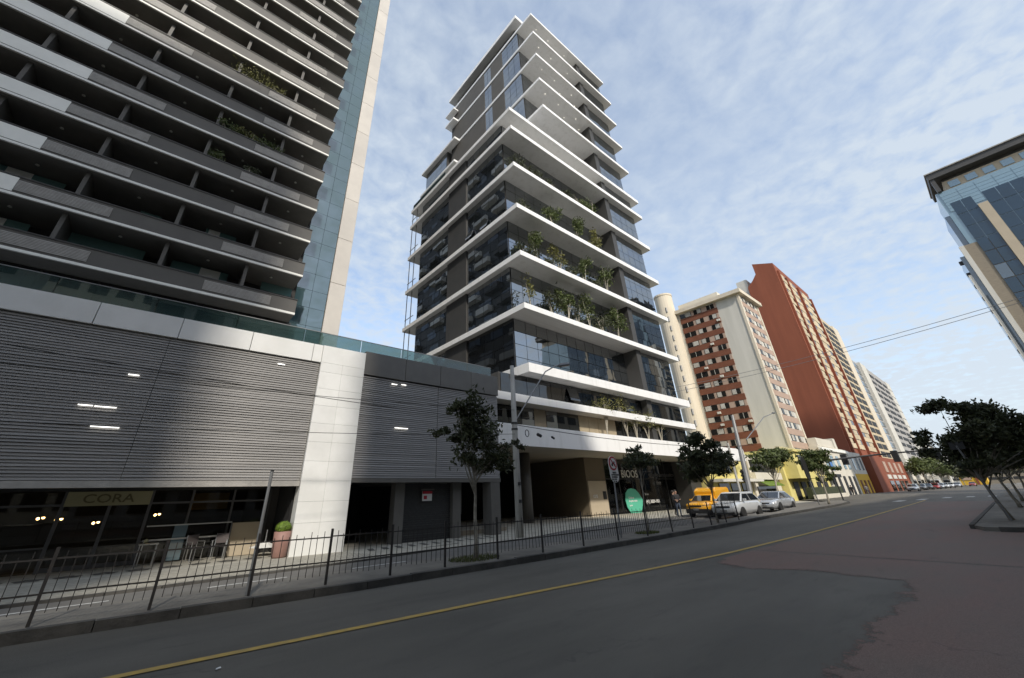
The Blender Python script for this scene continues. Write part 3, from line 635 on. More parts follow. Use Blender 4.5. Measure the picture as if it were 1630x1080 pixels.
# cores
pbox('core', 'dark_clad', tw, 20.95, 44.2, 22.15, 39.3, 10.0, 39.3)
pbox('core', 'dark_clad', tw, 26.42, 43.6, 23.2, 40.4, 39.31, 65)
pbox('bay_core', 'dark_clad', tw, 37.95, 44.18, 20.80, 22.14, 5.95, 39.2)
pbox('bay_core', 'dark_clad', tw, 37.95, 43.55, 20.95, 23.19, 39.51, 64.6)
lower = [10.61, 15.7, 20.82, 26.1, 31.37, 36.65, 39.5]
for i, z in enumerate(lower):
    slab(20.3, 45.3, TF, 41.7, z, .72 if i == 0 else .5, soff='slab_plank' if i == 1 else 'slab_white')
upper = [44.85, 50.1, 55.3, 60.41, 64.9]
for z in upper: slab(26.2, 44.65 if z < 64 else 43.6, TF, 41.0, z, .45)
for k, (a, b) in enumerate(zip(lower, lower[1:])):
    z0, z1 = a+.02, b-.52; nz = 4 if k < 5 else 2
    grid('F', 22.08, 20.95, 37.1, z0, z1, 12, nz)
    grid('F', 20.74, 37.98, 44.2, z0, z1, 5, nz)
    grid('L', 20.88, 22.1, 28.6, z0, z1, 5, nz, 'glass_tower' if k != 0 else 'glass_dark')
    grid('L', 20.88, 32.3, 39.25, z0, z1, 5, nz)
    pbox('pier', 'dark_clad', tw, 37.1, 37.94, 20.55, 22.13, z0-.015, z1)
    pbox('side_pier', 'dark_clad', tw, 20.72, 20.94, 28.62, 32.28, z0-.015, z1)
    for yy in (40.2, 41.45): pbox('back_column', 'dark_metal', tw, 20.5, 20.58, yy, yy+.07, z0-.015, z1)
    pbox('back_rail', 'steel', tw, 20.45, 20.52, 39.4, 41.6, z0+1.0, z0+1.06)
pbox('back_core', 'dark_clad', tw, 30, 44, 39.31, 41.2, 10, 39)
for k, (a, b) in enumerate(zip([39.5]+upper, upper)):
    z0, z1 = a+.02, b-.47
    grid('F', 23.12, 26.45, 37.1, z0, z1, 8, 4); grid('F', 20.88, 37.98, 43.5, z0, z1, 4, 4)
    grid('L', 26.34, 23.1, 26.7, z0, z1, 3, 4); grid('L', 26.34, 29.5, 31.2, z0, z1, 2, 4)
    pbox('pier', 'dark_clad', tw, 37.1, 37.94, 20.7, 23.15, z0-.015, z1)
    pbox('side_pier', 'taupe_wall', tw, 26.28, 26.41, 26.72, 29.48, z0-.015, z1); pbox('side_wall', 'taupe_wall', tw, 26.28, 26.41, 31.22, 40.4, z0-.015, z1)
    if k > 0:
        for xq, yq in ((28.3, 21.0), (29.5, 22.2), (30.9, 21.0), (33.1, 21.9), (34.6, 21.0), (36.4, 21.9)):
            MB().lathe((xq, yq, b-.485), [(.055, 0), (.055, .05)], 8).build('downlight', 'downlight', tw)
# roof
pbox('roof_wall', 'dark_clad', tw, 28.2, 42.6, 25.2, 41.5, 64.92, 70.2); slab(27, 43.2, 23.7, 42.8, 71.0, .75, 'roof_slab'); slab(27.6, 40, 32.2, 40.2, 72.3, 1.2, 'roof_plant_box')
# the rear wing of the upper part steps out to the left
pbox('back_block', 'dark_clad', tw, 25.9, 40, 41.1, 48, 39.52, 55)
for z in (44.85, 50.1, 55.3): slab(25.2, 40, 41.01, 48.7, z, .42); slab(25.2, 26.19, 38.0, 41.0, z, .42)
slab(25.2, 26.19, 38.4, 41.0, 60.41, .4); slab(25.2, 26.19, 38.4, 41.0, 62.9, .3)
grid('L', 25.84, 41.2, 47.8, 45, 49.5, 4, 2); grid('L', 25.84, 41.2, 47.8, 50.2, 54.8, 4, 2)
pbox('terrace_rail', 'glass_rail', tw, 20.5, 20.53, 33, 41.5, 39.51, 40.5)
# lower bands and shop storeys
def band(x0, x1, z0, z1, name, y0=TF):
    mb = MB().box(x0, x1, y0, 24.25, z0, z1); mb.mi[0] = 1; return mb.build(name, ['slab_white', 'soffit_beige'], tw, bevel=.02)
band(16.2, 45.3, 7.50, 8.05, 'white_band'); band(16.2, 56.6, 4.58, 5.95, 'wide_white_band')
pbox('storey_core', 'dark_clad', tw, 16.3, 37.94, 21.25, 30, 5.96, 7.49); pbox('storey_core', 'dark_clad', tw, 18.3, 37.94, 21.25, 30, 8.06, 9.88)
grid('F', 21.17, 18.4, 37.1, 8.08, 9.86, 14, 1, 'glass_dark', limit=900); grid('F', 20.74, 37.98, 44.2, 8.08, 9.86, 5, 1, 'glass_dark', limit=900)
for i in range(16):
    a = 16.4+i*1.3
    piece('pane', ('glass_dark', 'curtain_tan', 'glass_dark', 'glass_tower')[(i*7//3) % 4] if not 8 <= i <= 11 else 'curtain_tan', tw, (a+.65, 21.17, 6.73), (1.25, .03, 1.48))
grid('F', 20.74, 37.98, 44.2, 5.98, 7.48, 5, 1, 'glass_dark', limit=900)
for z0, z1 in ((5.96, 7.49), (8.06, 9.88)): pbox('pier', 'dark_clad', tw, 37.1, 37.94, 20.55, 21.2, z0, z1)
# two vents standing open
for x_, z_ in ((26.3, 9.1), (34.2, 9.0)): piece('open_vent', 'glass_dark', tw, (x_, 20.95, z_), (1.2, .04, 1.1), (R(-18), 0, 0))
for y_, z_ in ((27.9, 27.2), (25.3, 27.0)): piece('open_vent', 'glass_tower', tw, (20.62, y_, z_), (.04, 1.1, .9), (0, R(18), 0))
for m_, mb in bulk.items():
    if mb.f: mb.build('pane_field', m_, tw, stuff=True)
# ground floor under the overhang
zt = zs(30, 24.3)
pbox('ground_core', 'tan_wall_shaded', tw, 30.8, 33.62, 24.3, 34, zt-.1, 4.57); pbox('tan_panel_sunlit', 'tan_light', tw, 30.9, 33.5, 24.22, 24.3, zt-.05, 2.62)  # overhang shade painted into the dark wall; the panel is its sunlit lower part
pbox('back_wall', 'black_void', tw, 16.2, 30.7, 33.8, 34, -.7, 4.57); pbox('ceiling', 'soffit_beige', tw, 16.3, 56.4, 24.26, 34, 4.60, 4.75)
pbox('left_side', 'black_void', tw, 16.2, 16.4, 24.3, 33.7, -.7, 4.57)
pbox('address_plate', 'sign_black', tw, 32.85, 33.3, 24.16, 24.215, 1.1, 1.75)
text('house_number', '1275', .34, 'sign_white', tw, (31.35, 24.2, 1.25), FRONT, bold=.006)
col = MB().lathe((22.55, 23.5, zs(22, 23)-.02), [(.42, 0), (.42, 4.8)], 18).build('round_column', 'grey_clad', tw, smooth=True)
pbox('shop_back', 'dark_clad', tw, 33.7, 47.0, 28.5, 28.7, zt-.1, 4.58); pbox('shop_side', 'dark_clad', tw, 46.6, 49.0, 22.6, 28.4, zt-.1, 4.57); pbox('shop_floor', 'dark_clad', tw, 33.65, 46.6, 24.4, 28.5, zt-.02, zt+.02)
xm = [33.66, 35.8, 38.0, 40.2, 42.4, 44.6, 46.55]
for a in xm: piece('shop_mullion', 'trim_black', tw, (a, 24.35, 2.2), (.09, .1, 4.7))
for a, b in zip(xm, xm[1:]):
    piece('shop_pane', 'glass_shop', tw, ((a+b)/2, 24.35, 1.3), (b-a-.1, .02, 2.9)); piece('shop_pane', 'glass_dark', tw, ((a+b)/2, 24.35, 3.7), (b-a-.1, .02, 1.7))
    piece('shop_transom', 'trim_black', tw, ((a+b)/2, 24.34, 2.8), (b-a-.1, .08, .07))
p = at(990, 761, 24.28); text('shop_lettering', 'BIOOS', .98, 'sign_white', tw, (p.x-.1, 24.25, 2.92), FRONT, sx=1.02, bold=.0)
p = at(1032, 757, 24.28); text('shop_lettering', 'estudio terapeutico', .55, 'grey_frame', tw, (p.x, 24.27, 3.05), FRONT, sx=1.2)
pl = [(0, 2.15), (.55, 2.05), (.95, 1.75), (1.45, 1.15), (1.28, .6), (.95, .02), (-.62, .02), (-1.0, .55), (-1.12, 1.15), (-.95, 1.75), (-.5, 2.08)]
tb = thing('teal_poster', 'rounded teal poster with white lettering in the shop window', 'poster', (37.6, 24.2, zs(37.6, 24.2)))
mb = MB(); n_ = len(pl)
mb.add([(37.5+a*1.15, 24.21, zt+b) for a, b in pl]+[(37.5+a*1.15, 24.25, zt+b) for a, b in pl], [tuple(reversed(range(n_))), tuple(range(n_, 2*n_))]+[(i, (i+1) % n_, n_+(i+1) % n_, n_+i) for i in range(n_)])
mb.build('panel', 'sign_teal', tb)
for i, (s_, z_) in enumerate((('Cuide-se', 1.25), ('do jeito certo', .98), ('agende', .62))): text('lettering', s_, .25 if i < 2 else .17, 'sign_white', tb, (36.75, 24.2, zt+z_), FRONT, bold=.004)
wt = thing('window_lettering', 'white lettering on the dark shop window right of the teal poster', 'lettering', (40, 24.2, zt))
text('lettering', '(41) 3029-1951', .42, 'sign_white', wt, (39.9, 24.31, zt+.78), FRONT, bold=.008); text('lettering', 'bioos', .3, 'sign_white', wt, (39.9, 24.31, zt+1.5), FRONT)

# ------------------------------------------------------------------ far buildings on the left side of the street
def window(parent, plane, c, u, z, wu, hz, m='glass_window', frame='offwhite_wall', blind=None):
    o = piece('window', frame, parent, (u, c, z) if plane == 'F' else (c, u, z), (wu, .12, hz) if plane == 'F' else (.12, wu, hz))
    d = .065
    g = piece('pane', m, parent, (u, c-d, z) if plane == 'F' else (c-d, u, z), (wu-.14, .02, hz-.14) if plane == 'F' else (.02, wu-.14, hz-.14))
    if blind:
        piece('blind', blind, parent, (u-wu*.22, c-d-.012, z) if plane == 'F' else (c-d-.012, u-wu*.22, z), (wu*.42, .01, hz-.2) if plane == 'F' else (.01, wu*.42, hz-.2))
rng = random.Random(5)
b1 = thing('banded_apartment_block', 'cream apartment block with brown horizontal bands and a tall blank side wall', 'building', (88, 28, 0))
pbox('wall', 'offwhite_wall', b1, 83.5, 93.8, 22, 34.8, -.5, 36.9)
pbox('cornice', 'cream_wall', b1, 82.6, 94.6, 21.2, 35.6, 36.9, 37.7); pbox('roof_box', 'pale_wall', b1, 85, 93, 26, 34.6, 37.71, 39.6)
pbox('corner_strip', 'cream_wall', b1, 83.35, 84.0, 21.85, 22.3, 6, 36.88); pbox('corner_strip', 'cream_wall', b1, 93.2, 93.95, 21.85, 22.3, 6, 36.88)
zr = 35.56
for k in range(15):
    z = zr-k*2.235
    pbox('brown_band', 'brown_band', b1, 83.38, 83.52, 26.35, 34.25, z-1.12, z)
    pbox('sill_strip', 'pink_panel', b1, 83.42, 83.51, 26.4, 34.2, z+.001, z+1.1)
    for u, w_ in ((32.9, 2.4), (30.3, 1.6), (27.6, 1.5)):
        r_ = rng.random()
        piece('window', 'glass_window', b1, (83.40, u, z+.56), (.10, w_, 1.0))
        piece('window_bar', 'offwhite_wall', b1, (83.34, u, z+.56), (.03, .07, 1.0))
        if r_ < .75: piece('blind', 'curtain', b1, (83.34, u+w_*.25*(1 if r_ < .4 else -1), z+.56), (.02, w_*.42, .9))
    pbox('pink_panel', 'pink_panel', b1, 84.02, 93.18, 21.93, 22.02, z-1.1, z-.02)
    for u in (86.4, 90.3): piece('window', 'glass_window', b1, (u, 21.96, z+.58), (2.2, .1, 1.0)); piece('blind', 'curtain', b1, (u+(.4 if rng.random() < .5 else -.4), 21.9, z+.58), (1.1, .02, .9))
mb = MB().lathe((82.9, 36.6, -.5), [(1.9, 0), (1.9, 42.3), (2.0, 42.3), (2.0, 42.7), (.05, 42.9)], 24); cyl = mb.build('stair_turret', 'cream_wall', b1, smooth=False)
for k in range(15): piece('turret_slot', 'grey_wall', b1, (81.25, 35.75, 38-k*2.24), (.3, .45, 1.15), (0, 0, R(-32)))
pbox('turret_wall', 'cream_wall', b1, 83.1, 92, 34.82, 38.4, -.5, 36)
rng2 = random.Random(9)
for k in range(8): piece('air_unit', 'offwhite_wall', b1, (83.15, rng2.choice((29.2, 31.6, 26.7)), 35.0-2.235*rng2.randrange(1, 13)), (.35, .6, .4))
b2 = thing('red_apartment_tower', 'tall red apartment tower with sand coloured window strips facing the street', 'building', (142, 26, 0))
pbox('wall', 'red_wall', b2, 126, 159.5, 22, 30.1, -.5, 52.8)
mb = MB(); pr_ = [(22, 52.8), (30.05, 52.8), (30.0, 55.6), (28.2, 57.2), (26.9, 58.8), (26.9, 62.3), (22, 60.3)]
n_ = len(pr_); mb.add([(126, a, b) for a, b in pr_]+[(159.4, a, b) for a, b in pr_], [tuple(range(n_)), tuple(reversed(range(n_, 2*n_)))]+[((i+1) % n_, i, n_+i, n_+(i+1) % n_) for i in range(n_)]); mb.build('roof_crest', 'red_wall', b2)
pbox('rear_wing', 'offwhite_wall', b2, 127.5, 150, 30.11, 33, -.5, 59)
for k in range(20):
    z = 9.6+k*2.42
    for a, b in ((128.4, 134.0), (134.9, 142.6), (147.2, 157.2)):
        piece('sand_panel', 'sand_panel', b2, ((a+b)/2, 21.9, z+.62), (b-a, .2, 1.15))
        piece('window', 'glass_window', b2, ((a+b)/2, 21.93, z+1.78), (b-a, .12, 1.14))
        piece('blind', 'sand_panel', b2, (a+(b-a)*(.3+.4*rng.random()), 21.85, z+1.78), ((b-a)*.5, .03, 1.0))
for a in (127.4, 134.4, 145, 158.6): pbox('red_rib', 'red_wall', b2, a-.35, a+.35, 21.5, 21.99, 8, 58)
b3 = thing('cream_tower', 'slim cream tower with a column of dark square windows behind the red tower', 'building', (173, 26, 0))
pbox('wall', 'sand_panel', b3, 162, 186, 22, 34, -.5, 52.5); pbox('end_strip', 'cream_wall', b3, 178.2, 186.1, 21.85, 22.5, -.5, 53.2)
for k in range(21):
    for a in (164.2, 171.6): piece('window', 'trim_black', b3, (a+2.9, 21.97, 5+k*2.27), (6.2, .12, 1.45)); 
b4 = thing('dark_glass_block', 'narrow dark glazed block between the cream and the grey tower', 'building', (196, 26, 0))
pbox('wall', 'grey_wall', b4, 187, 206, 22.4, 34, -.5, 43)
for k in range(17):
    for a in (188, 193.4): piece('window', 'glass_far', b4, (a+2.5, 22.34, 4+k*2.33), (5, .12, 1.7))
pbox('white_edge', 'offwhite_wall', b4, 200, 209.5, 21.6, 22.8, -.5, 43.5)
b5 = thing('grey_slab_block', 'grey office block with dark ribbon windows beyond the cream tower', 'building', (235, 26, 0))
pbox('wall', 'grey_wall', b5, 211, 262, 22, 36, -.5, 43.5)
for k in range(15):
    for a, b in ((214, 222), (225, 238), (241, 250)): piece('window', 'trim_black', b5, ((a+b)/2, 21.95, 4.3+k*2.6), (b-a, .15, 1.15))
pbox('white_end', 'offwhite_wall', b5, 252, 262.2, 21.8, 22.1, 3, 43.7)
for k in range(12): piece('end_joint', 'grey_frame', b5, (257, 21.76, 5+k*3.2), (9.5, .05, .2))
b6 = thing('white_balcony_block', 'small far white block with brown balcony strips at the end of the street', 'building', (300, 27, 0))
pbox('wall', 'offwhite_wall', b6, 285, 322, 22, 36, -.5, 21.5)
for k in range(7): piece('balcony', 'brown_band' if k < 3 else 'glass_window', b6, (303, 21.8, 4+k*2.5), (33, .4, 1.2))
b7 = thing('orange_block', 'far low orange building closing the end of the street', 'building', (335, 15, 0))
pbox('wall', 'mustard', b7, 332, 350, 9.6, 19, -.5, 9); pbox('rib', 'red_wall', b7, 331.7, 332, 12.6, 13.4, -.5, 8.8)
for k in range(2): piece('window', 'pink_panel', b7, (331.9, 16.5, 3+k*3), (.2, 3.5, 1.4))
# low shops
s1 = thing('yellow_shop', 'low yellow shop with dark canopy and pale sign board behind the yellow van', 'shop', (55, 22, 0))
pbox('wall', 'yellow_wall', s1, 49.2, 60.5, 21.6, 30, -.5, 5.3); pbox('canopy', 'offwhite_wall', s1, 49, 61, 20.2, 21.59, 2.35, 2.65)
for a in (51, 54.2, 57.4): piece('shop_window', 'glass_window', s1, (a+1.2, 21.55, 1.1), (2.6, .14, 2.2))
piece('upper_window', 'glass_window', s1, (54.6, 21.55, 4.1), (1.0, .12, 1.4)); pbox('cornice', 'pale_wall', s1, 49.1, 60.6, 21.3, 21.7, 5.31, 5.6)
s2 = thing('black_fronted_shop', 'shop with a black sign band and green awning left of the yellow bay', 'shop', (65, 22, 0))
pbox('wall', 'pale_wall', s2, 60.7, 70.5, 21.4, 30, -.5, 5.6); pbox('black_board', 'sign_black', s2, 61.2, 69.8, 21.2, 21.38, 3.5, 5.0)
pbox('white_lintel', 'pale_wall', s2, 60.8, 70.4, 20.9, 21.38, 2.6, 3.45)
mb = MB().add([(62, 21.3, 2.55), (68, 21.3, 2.55), (68, 20.2, 1.9), (62, 20.2, 1.9), (62, 21.3, 2.45), (68, 21.3, 2.45), (68, 20.2, 1.8), (62, 20.2, 1.8)], [(0, 3, 2, 1), (4, 5, 6, 7), (3, 7, 6, 2), (0, 4, 7, 3), (1, 2, 6, 5), (0, 1, 5, 4)]); mb.build('awning', 'leaf_bright', s2)
piece('shop_window', 'glass_window', s2, (65, 21.35, .8), (7, .14, 2.0))
text('board_lettering', 'CAFE', .6, 'grey_frame', s2, (64.2, 21.17, 4.0), FRONT)
s3 = thing('yellow_bay_house', 'bright yellow two storey house with projecting bay and low garden wall', 'house', (80, 21, 0))
pbox('wall', 'yellow_wall', s3, 70.8, 92.5, 20.6, 30, -.5, 6.6); pbox('bay', 'yellow_wall', s3, 71.5, 82, 19.0, 20.59, 2.7, 6.2); pbox('cornice', 'sign_cream', s3, 70.5, 92.8, 20.2, 20.61, 6.61, 7.0); pbox('bay_roof', 'yellow_wall', s3, 71.2, 82.4, 18.7, 20.58, 6.21, 6.5)
piece('window', 'glass_window', s3, (78.6, 18.95, 4.8), (1.6, .14, 2.0)); piece('window', 'glass_window', s3, (74, 18.95, 4.8), (1.6, .14, 2.0))
for a in (73, 76.5, 80, 84.5, 88.5): piece('door', 'trim_black', s3, (a+1, 20.55, 1.1), (2.0, .14, 2.4))
pbox('garden_wall', 'pale_wall', s3, 72, 90, 18.2, 18.4, -.3, .55); pbox('planting', 'leaf_dark', s3, 72.5, 89, 18.5, 19.2, -.3, 1.5)
s4 = thing('pale_heritage_house', 'pale old house with stepped gable and tall dark doorways', 'house', (102, 22, 0))
pbox('wall', 'pale_wall', s4, 93, 113, 20.5, 30, -.5, 8.2); pbox('gable', 'pale_wall', s4, 93.2, 104, 20.45, 30, 8.21, 9.6); pbox('chimney', 'pale_wall', s4, 106, 107.6, 20.6, 22, 8.21, 10.2)
pbox('cornice', 'white_paint', s4, 92.8, 113.2, 20.2, 20.49, 7.5, 8.0)
for a in (95, 99, 103, 107, 110.5): piece('doorway', 'trim_black', s4, (a, 20.46, 1.5), (1.5, .12, 3.4)); piece('window', 'glass_pale', s4, (a, 20.46, 5.6), (1.6, .12, 2.2))
s5 = thing('mustard_shop', 'narrow old house painted mustard below and pale grey above', 'house', (118, 22, 0))
pbox('lower_wall', 'mustard', s5, 113.3, 125, 20.5, 29, -.5, 3.7); pbox('upper_wall', 'offwhite_wall', s5, 113.3, 125, 20.52, 29, 3.71, 8.0)
for a in (115.5, 119, 122.5): piece('doorway', 'brown_band', s5, (a, 20.46, 1.2), (1.2, .12, 2.6)); piece('window', 'glass_pale', s5, (a, 20.48, 5.7), (1.2, .12, 2.4))
s6 = thing('red_shop_row', 'red brown shop row at the foot of the red tower', 'shop', (140, 20, 0))
pbox('wall', 'red_wall', s6, 125.6, 170, 19.2, 21.4, -.5, 7.6)
for a in (140, 147, 154, 161): piece('window', 'pink_panel', s6, (a, 19.15, 5.4), (3, .14, 2.4)); piece('shop_front', 'offwhite_wall', s6, (a, 19.15, 3.2), (4.5, .16, .9)); piece('shop_window', 'glass_window', s6, (a, 19.15, 1.2), (4.5, .14, 2.2))
# street wall further on, mostly behind parked cars and trees
s7 = thing('far_shop_row', 'pale far shop row behind the parked cars', 'shop', (230, 20, 0))
pbox('wall', 'pale_wall', s7, 172, 300, 19.4, 21.5, -.5, 4.6)
for a in range(176, 296, 8): piece('shop_window', 'glass_window', s7, (a+3, 19.35, 1.4), (5.5, .14, 2.4))

# ------------------------------------------------------------------ glass tower across the street, right edge
g1 = thing('blue_glass_tower', 'blue glass tower with beige strips and dark roof rim at the right edge', 'building', (115, -25, 0))
pbox('wall', 'brick_tan', g1, 100, 109, -48, -8.9, -.5, 38.2); pbox('upper_wall', 'glass_pale', g1, 100, 108.9, -47.9, -9.6, 38.21, 49.2)
pbox('roof_storey', 'tan_light', g1, 100.6, 108, -47.5, -11.2, 49.21, 51.3); pbox('roof_rim', 'dark_clad', g1, 99.2, 109.3, -48.5, -9.85, 52.0, 53.15)
pbox('rim_edge', 'concrete', g1, 99.0, 109.5, -48.7, -9.7, 53.16, 53.35); pbox('rim_post', 'dark_clad', g1, 99.4, 100.4, -10.5, -10.0, 49.21, 51.99); pbox('roof_back', 'dark_clad', g1, 101, 108, -47, -11.3, 51.31, 51.99)
for i in range(14): piece('roof_window', 'glass_pale', g1, (100.55, -12.4-i*2.1, 50.3), (.12, 1.3, 1.2))
for i in range(3): piece('glass_field_post', 'tan_light', g1, (99.85, -13.6-i*7.4, 22), (.3, 1.15, 45))
for j in range(17):
    z = 2+j*2.62
    for a, b in ((-10.4, -13.0), (-14.2, -20.4), (-21.6, -27.8), (-29, -35)):
        nn = 2 if a > -11 else 4
        for q in range(nn):
            u = a+(b-a)*(q+.5)/nn
            piece('blue_pane', 'glass_navy' if (j*5+q*3) % 11 else 'glass_far', g1, (99.93, u, z+1.3), (.1, abs(b-a)/nn-.08, 2.5), (0, random.gauss(0, .002), random.gauss(0, .002)))
for j in range(6):
    for q in range(14): piece('pale_pane', 'glass_pale', g1, (99.94, -11-q*2.1, 45.2+j*.66), (.08, 2.02, .62), (0, random.gauss(0, .002), random.gauss(0, .002))) if j % 6 < 6 and 45.2+j*.66 < 49 else None
# stepped side facing the street
pbox('side_step', 'glass_far', g1, 100.4, 107, -9.59, -8.95, 38.21, 44.5); pbox('side_step', 'glass_far', g1, 100.3, 108, -8.89, -7.75, 5, 36.5)
pbox('side_edge', 'offwhite_wall', g1, 99.9, 100.35, -8.89, -8.3, -.5, 38.2); pbox('side_edge', 'offwhite_wall', g1, 100.2, 100.6, -7.74, -7.4, 5, 33)
for k in range(13): piece('air_unit', 'trim_black', g1, (100.9, -7.6, 8+k*2.3), (.6, .5, .6))

# ------------------------------------------------------------------ unseen buildings added behind the camera to shade the street, mirrored in the glass
def block(name, label, x0, x1, y0, y1, h, m, nfl, lit):
    t = thing(name, label, 'building', ((x0+x1)/2, (y0+y1)/2, 0))
    pbox('wall', m, t, x0, x1, y0, y1, .12, h)
    fh = h/nfl
    for k in range(nfl):
        mb = MB(); n = max(2, int((x1-x0)/3.2)); d = (x1-x0)/n
        for i in range(n): mb.box(x0+i*d+.5, x0+(i+1)*d-.5, y1-.02, y1+.06, .12+k*fh+fh*.3, .12+k*fh+fh*.82)
        mb.build('window_row', 'glass_window', t)
        pbox('floor_band', lit, t, x0-.1, x1+.1, y1-.05, y1+.35, .12+k*fh+fh*.9, .12+k*fh+fh*.99)
    return t
block('shading_tower', 'unseen tall pale tower added behind the viewer to shade the apartment tower', -38, -12.7, -17, -11, 60, 'offwhite_wall', 22, 'offwhite_wall')
block('shading_block', 'unseen grey mid-height block added behind the viewer to shade the glass tower foot', -4.4, 13.3, -34, -11, 34.7, 'grey_wall', 10, 'offwhite_wall')
block('shading_house', 'unseen pale building added behind the gap to keep sun off the road', -36, -6, -62, -44, 46.5, 'pale_wall', 9, 'pale_wall')
block('shading_row', 'unseen low pale row added along the right pavement to shade the road', 13.6, 92, -30, -10.2, 17, 'pale_wall', 4, 'offwhite_wall')

b8 = thing('far_pale_block', 'pale far block standing behind the trees at the street end', 'building', (392, 28, 0))
pbox('wall', 'offwhite_wall', b8, 384, 400, 20, 44, -.5, 17)
for k in range(5): piece('window_strip', 'trim_black', b8, (383.9, 32, 3+k*3), (.2, 22, 1.2))
b9 = thing('far_tan_block', 'low tan far block straight down the street', 'building', (420, 2, 0))
pbox('wall', 'brick_tan', b9, 412, 430, -14, 14, -.5, 12)
for k in range(3): piece('window_strip', 'trim_black', b9, (411.9, 0, 3+k*3.2), (.2, 25, 1.3))
# ------------------------------------------------------------------ trees and plants
def leaves(mb, rng, centre, rad, n, size, flat=.5):
    for _ in range(n):
        c = centre+Vector((rng.gauss(0, rad[0]), rng.gauss(0, rad[1]), rng.gauss(0, rad[2])))
        nv = Vector((rng.gauss(0, .7), rng.gauss(0, .7), rng.gauss(flat, .6))).normalized(); a = nv.orthogonal().normalized()
        a = (Matrix.Rotation(rng.uniform(0, 6.28), 3, nv) @ a); b = nv.cross(a)
        s_ = size*rng.uniform(.65, 1.3); d = nv*s_*.18
        mb.add([c-a*s_, c-b*s_*.42-d, c+a*s_, c+b*s_*.42-d], [(0, 1, 2, 3)])
def tree(name, label, base, top, blobs, leaf, n, lsize, tr, seed, bark='bark', group=None, cat='tree', fork=.55, limbs=10, flat=.5):
    """base, top: Vectors of the trunk; blobs: (centre offset from top, radii) lobes of the crown"""
    rng = random.Random(seed); t = thing(name, label, cat, base, group)
    mb = MB(); H = (top-base).length; pts = []; rr = []
    for i in range(7):
        f = i/6; j = Vector((rng.uniform(-1, 1), rng.uniform(-1, 1), 0))*H*.012*(0 < i < 6); pts.append(base+(top-base)*f+j); rr.append(tr*(1.25 if i == 0 else 1-.5*f))
    mb.tube(pts, rr, 8)
    cr = MB(); tot = sum(b[1][0]*b[1][1]*b[1][2] for b in blobs)
    for off, rad in blobs:
        share = rad[0]*rad[1]*rad[2]/tot; k = max(2, int(limbs*share+.5)); cn = max(4, int(34*share+.5))
        tips = []
        for i in range(cn):
            u = Vector((rng.gauss(0, 1), rng.gauss(0, 1), rng.gauss(0, 1))).normalized()*(rng.random()**.45)
            tips.append(top+Vector(off)+Vector((u.x*rad[0], u.y*rad[1], u.z*rad[2])))
        for i in range(k):
            tip = tips[i % cn]; s0 = pts[4]+(pts[6]-pts[4])*rng.random(); m1 = s0.lerp(tip, .5)+Vector((rng.uniform(-.1, .1), rng.uniform(-.1, .1), .08))*H*.3
            mb.tube([s0, m1, tip], [tr*.42, tr*.26, tr*.08], 5, cap=False)
        for c in tips:
            leaves(cr, rng, c, (rad[0]*.20, rad[1]*.20, rad[2]*.15), int(n*share/cn), lsize, flat)
    mb.build('trunk', bark, t, smooth=True); cr.build('crown', leaf, t); return t
V = Vector
b_ = V((7.26, 9.64, .125))
tree('street_tree', 'slender street tree with ragged dark crown in front of the louvred garage', b_, V((7.3, 9.64, 2.25)), [((-.15, 0, .95), (.75, .7, 1.05)), ((-.95, .1, 1.05), (.5, .4, .35)), ((.9, 0, .35), (.85, .55, .55)), ((1.7, .1, .65), (.45, .4, .3)), ((-.5, 0, 1.7), (.4, .4, .4)), ((.0, .1, .2), (.5, .5, .4))], 'leaf_dark', 3600, .08, .055, 11, group='street trees', bark='bark')
b_ = V((15.93, 9.85, .125))
tree('street_tree', 'thin young street tree with sparse crown behind the round sign', b_, V((16.1, 9.85, 2.2)), [((.2, 0, .58), (.9, .7, .30)), ((.1, 0, .92), (.5, .4, .2))], 'leaf_dark', 1300, .085, .032, 12, group='street trees')
b_ = V((22.45, 10.0, .125))
tree('street_tree', 'dense dark leaved street tree standing in front of the yellow van', b_, V((22.6, 10.0, 1.9)), [((.3, 0, 1.0), (1.6, 1.2, .9)), ((-.3, 0, 2.0), (.9, .8, .75)), ((1.6, 0, .7), (1.1, .9, .5)), ((-1.3, 0, 1.3), (.6, .6, .4))], 'leaf_dark', 3800, .13, .05, 13, group='street trees')
b_ = V((45.5, 14.4, -.1)); 
tree('street_tree', 'light green street tree rising behind the silver sedan', b_, V((46.2, 14.3, 2.8)), [((0, 0, 1.3), (2.1, 1.7, .8)), ((2.0, 0, 1.6), (1.4, 1.2, .6)), ((-1.9, 0, .8), (1.2, 1.1, .55)), ((.6, 0, 2.0), (1.0, .8, .45))], 'leaf_mid', 3000, .17, .10, 14, group='street trees', bark='bark_pale')
b_ = V((48.7, 11.5, .12))
tree('street_tree', 'green street tree at the far tip of the fenced island', b_, V((49.5, 11.5, 2.4)), [((0, 0, 1.5), (1.7, 1.4, .8)), ((2.2, 0, .7), (1.2, 1.0, .6)), ((-2.0, 0, .9), (1.1, .9, .45)), ((.9, 0, -.1), (.8, .7, .5))], 'leaf_mid', 2800, .17, .09, 15, group='street trees')
tree('street_tree', 'big dark tree in front on the right hand pavement', V((27.6, .72, .12)), V((27.3, 1.0, 1.75)), [((0, -.1, 1.55), (1.5, 1.2, 1.15)), ((0, -1.3, 1.45), (1.5, 1.1, 1.1)), ((0, .65, 1.35), (1.2, .7, .7)), ((0, -.45, 2.65), (1.1, .95, .55)), ((0, -2.5, 1.5), (1.4, 1.1, 1.1)), ((0, -.2, .5), (1.2, 1.1, .4)), ((0, 1.0, 1.75), (.6, .35, .3))], 'leaf_dark', 17000, .10, .075, 16, group='right pavement trees', limbs=14)
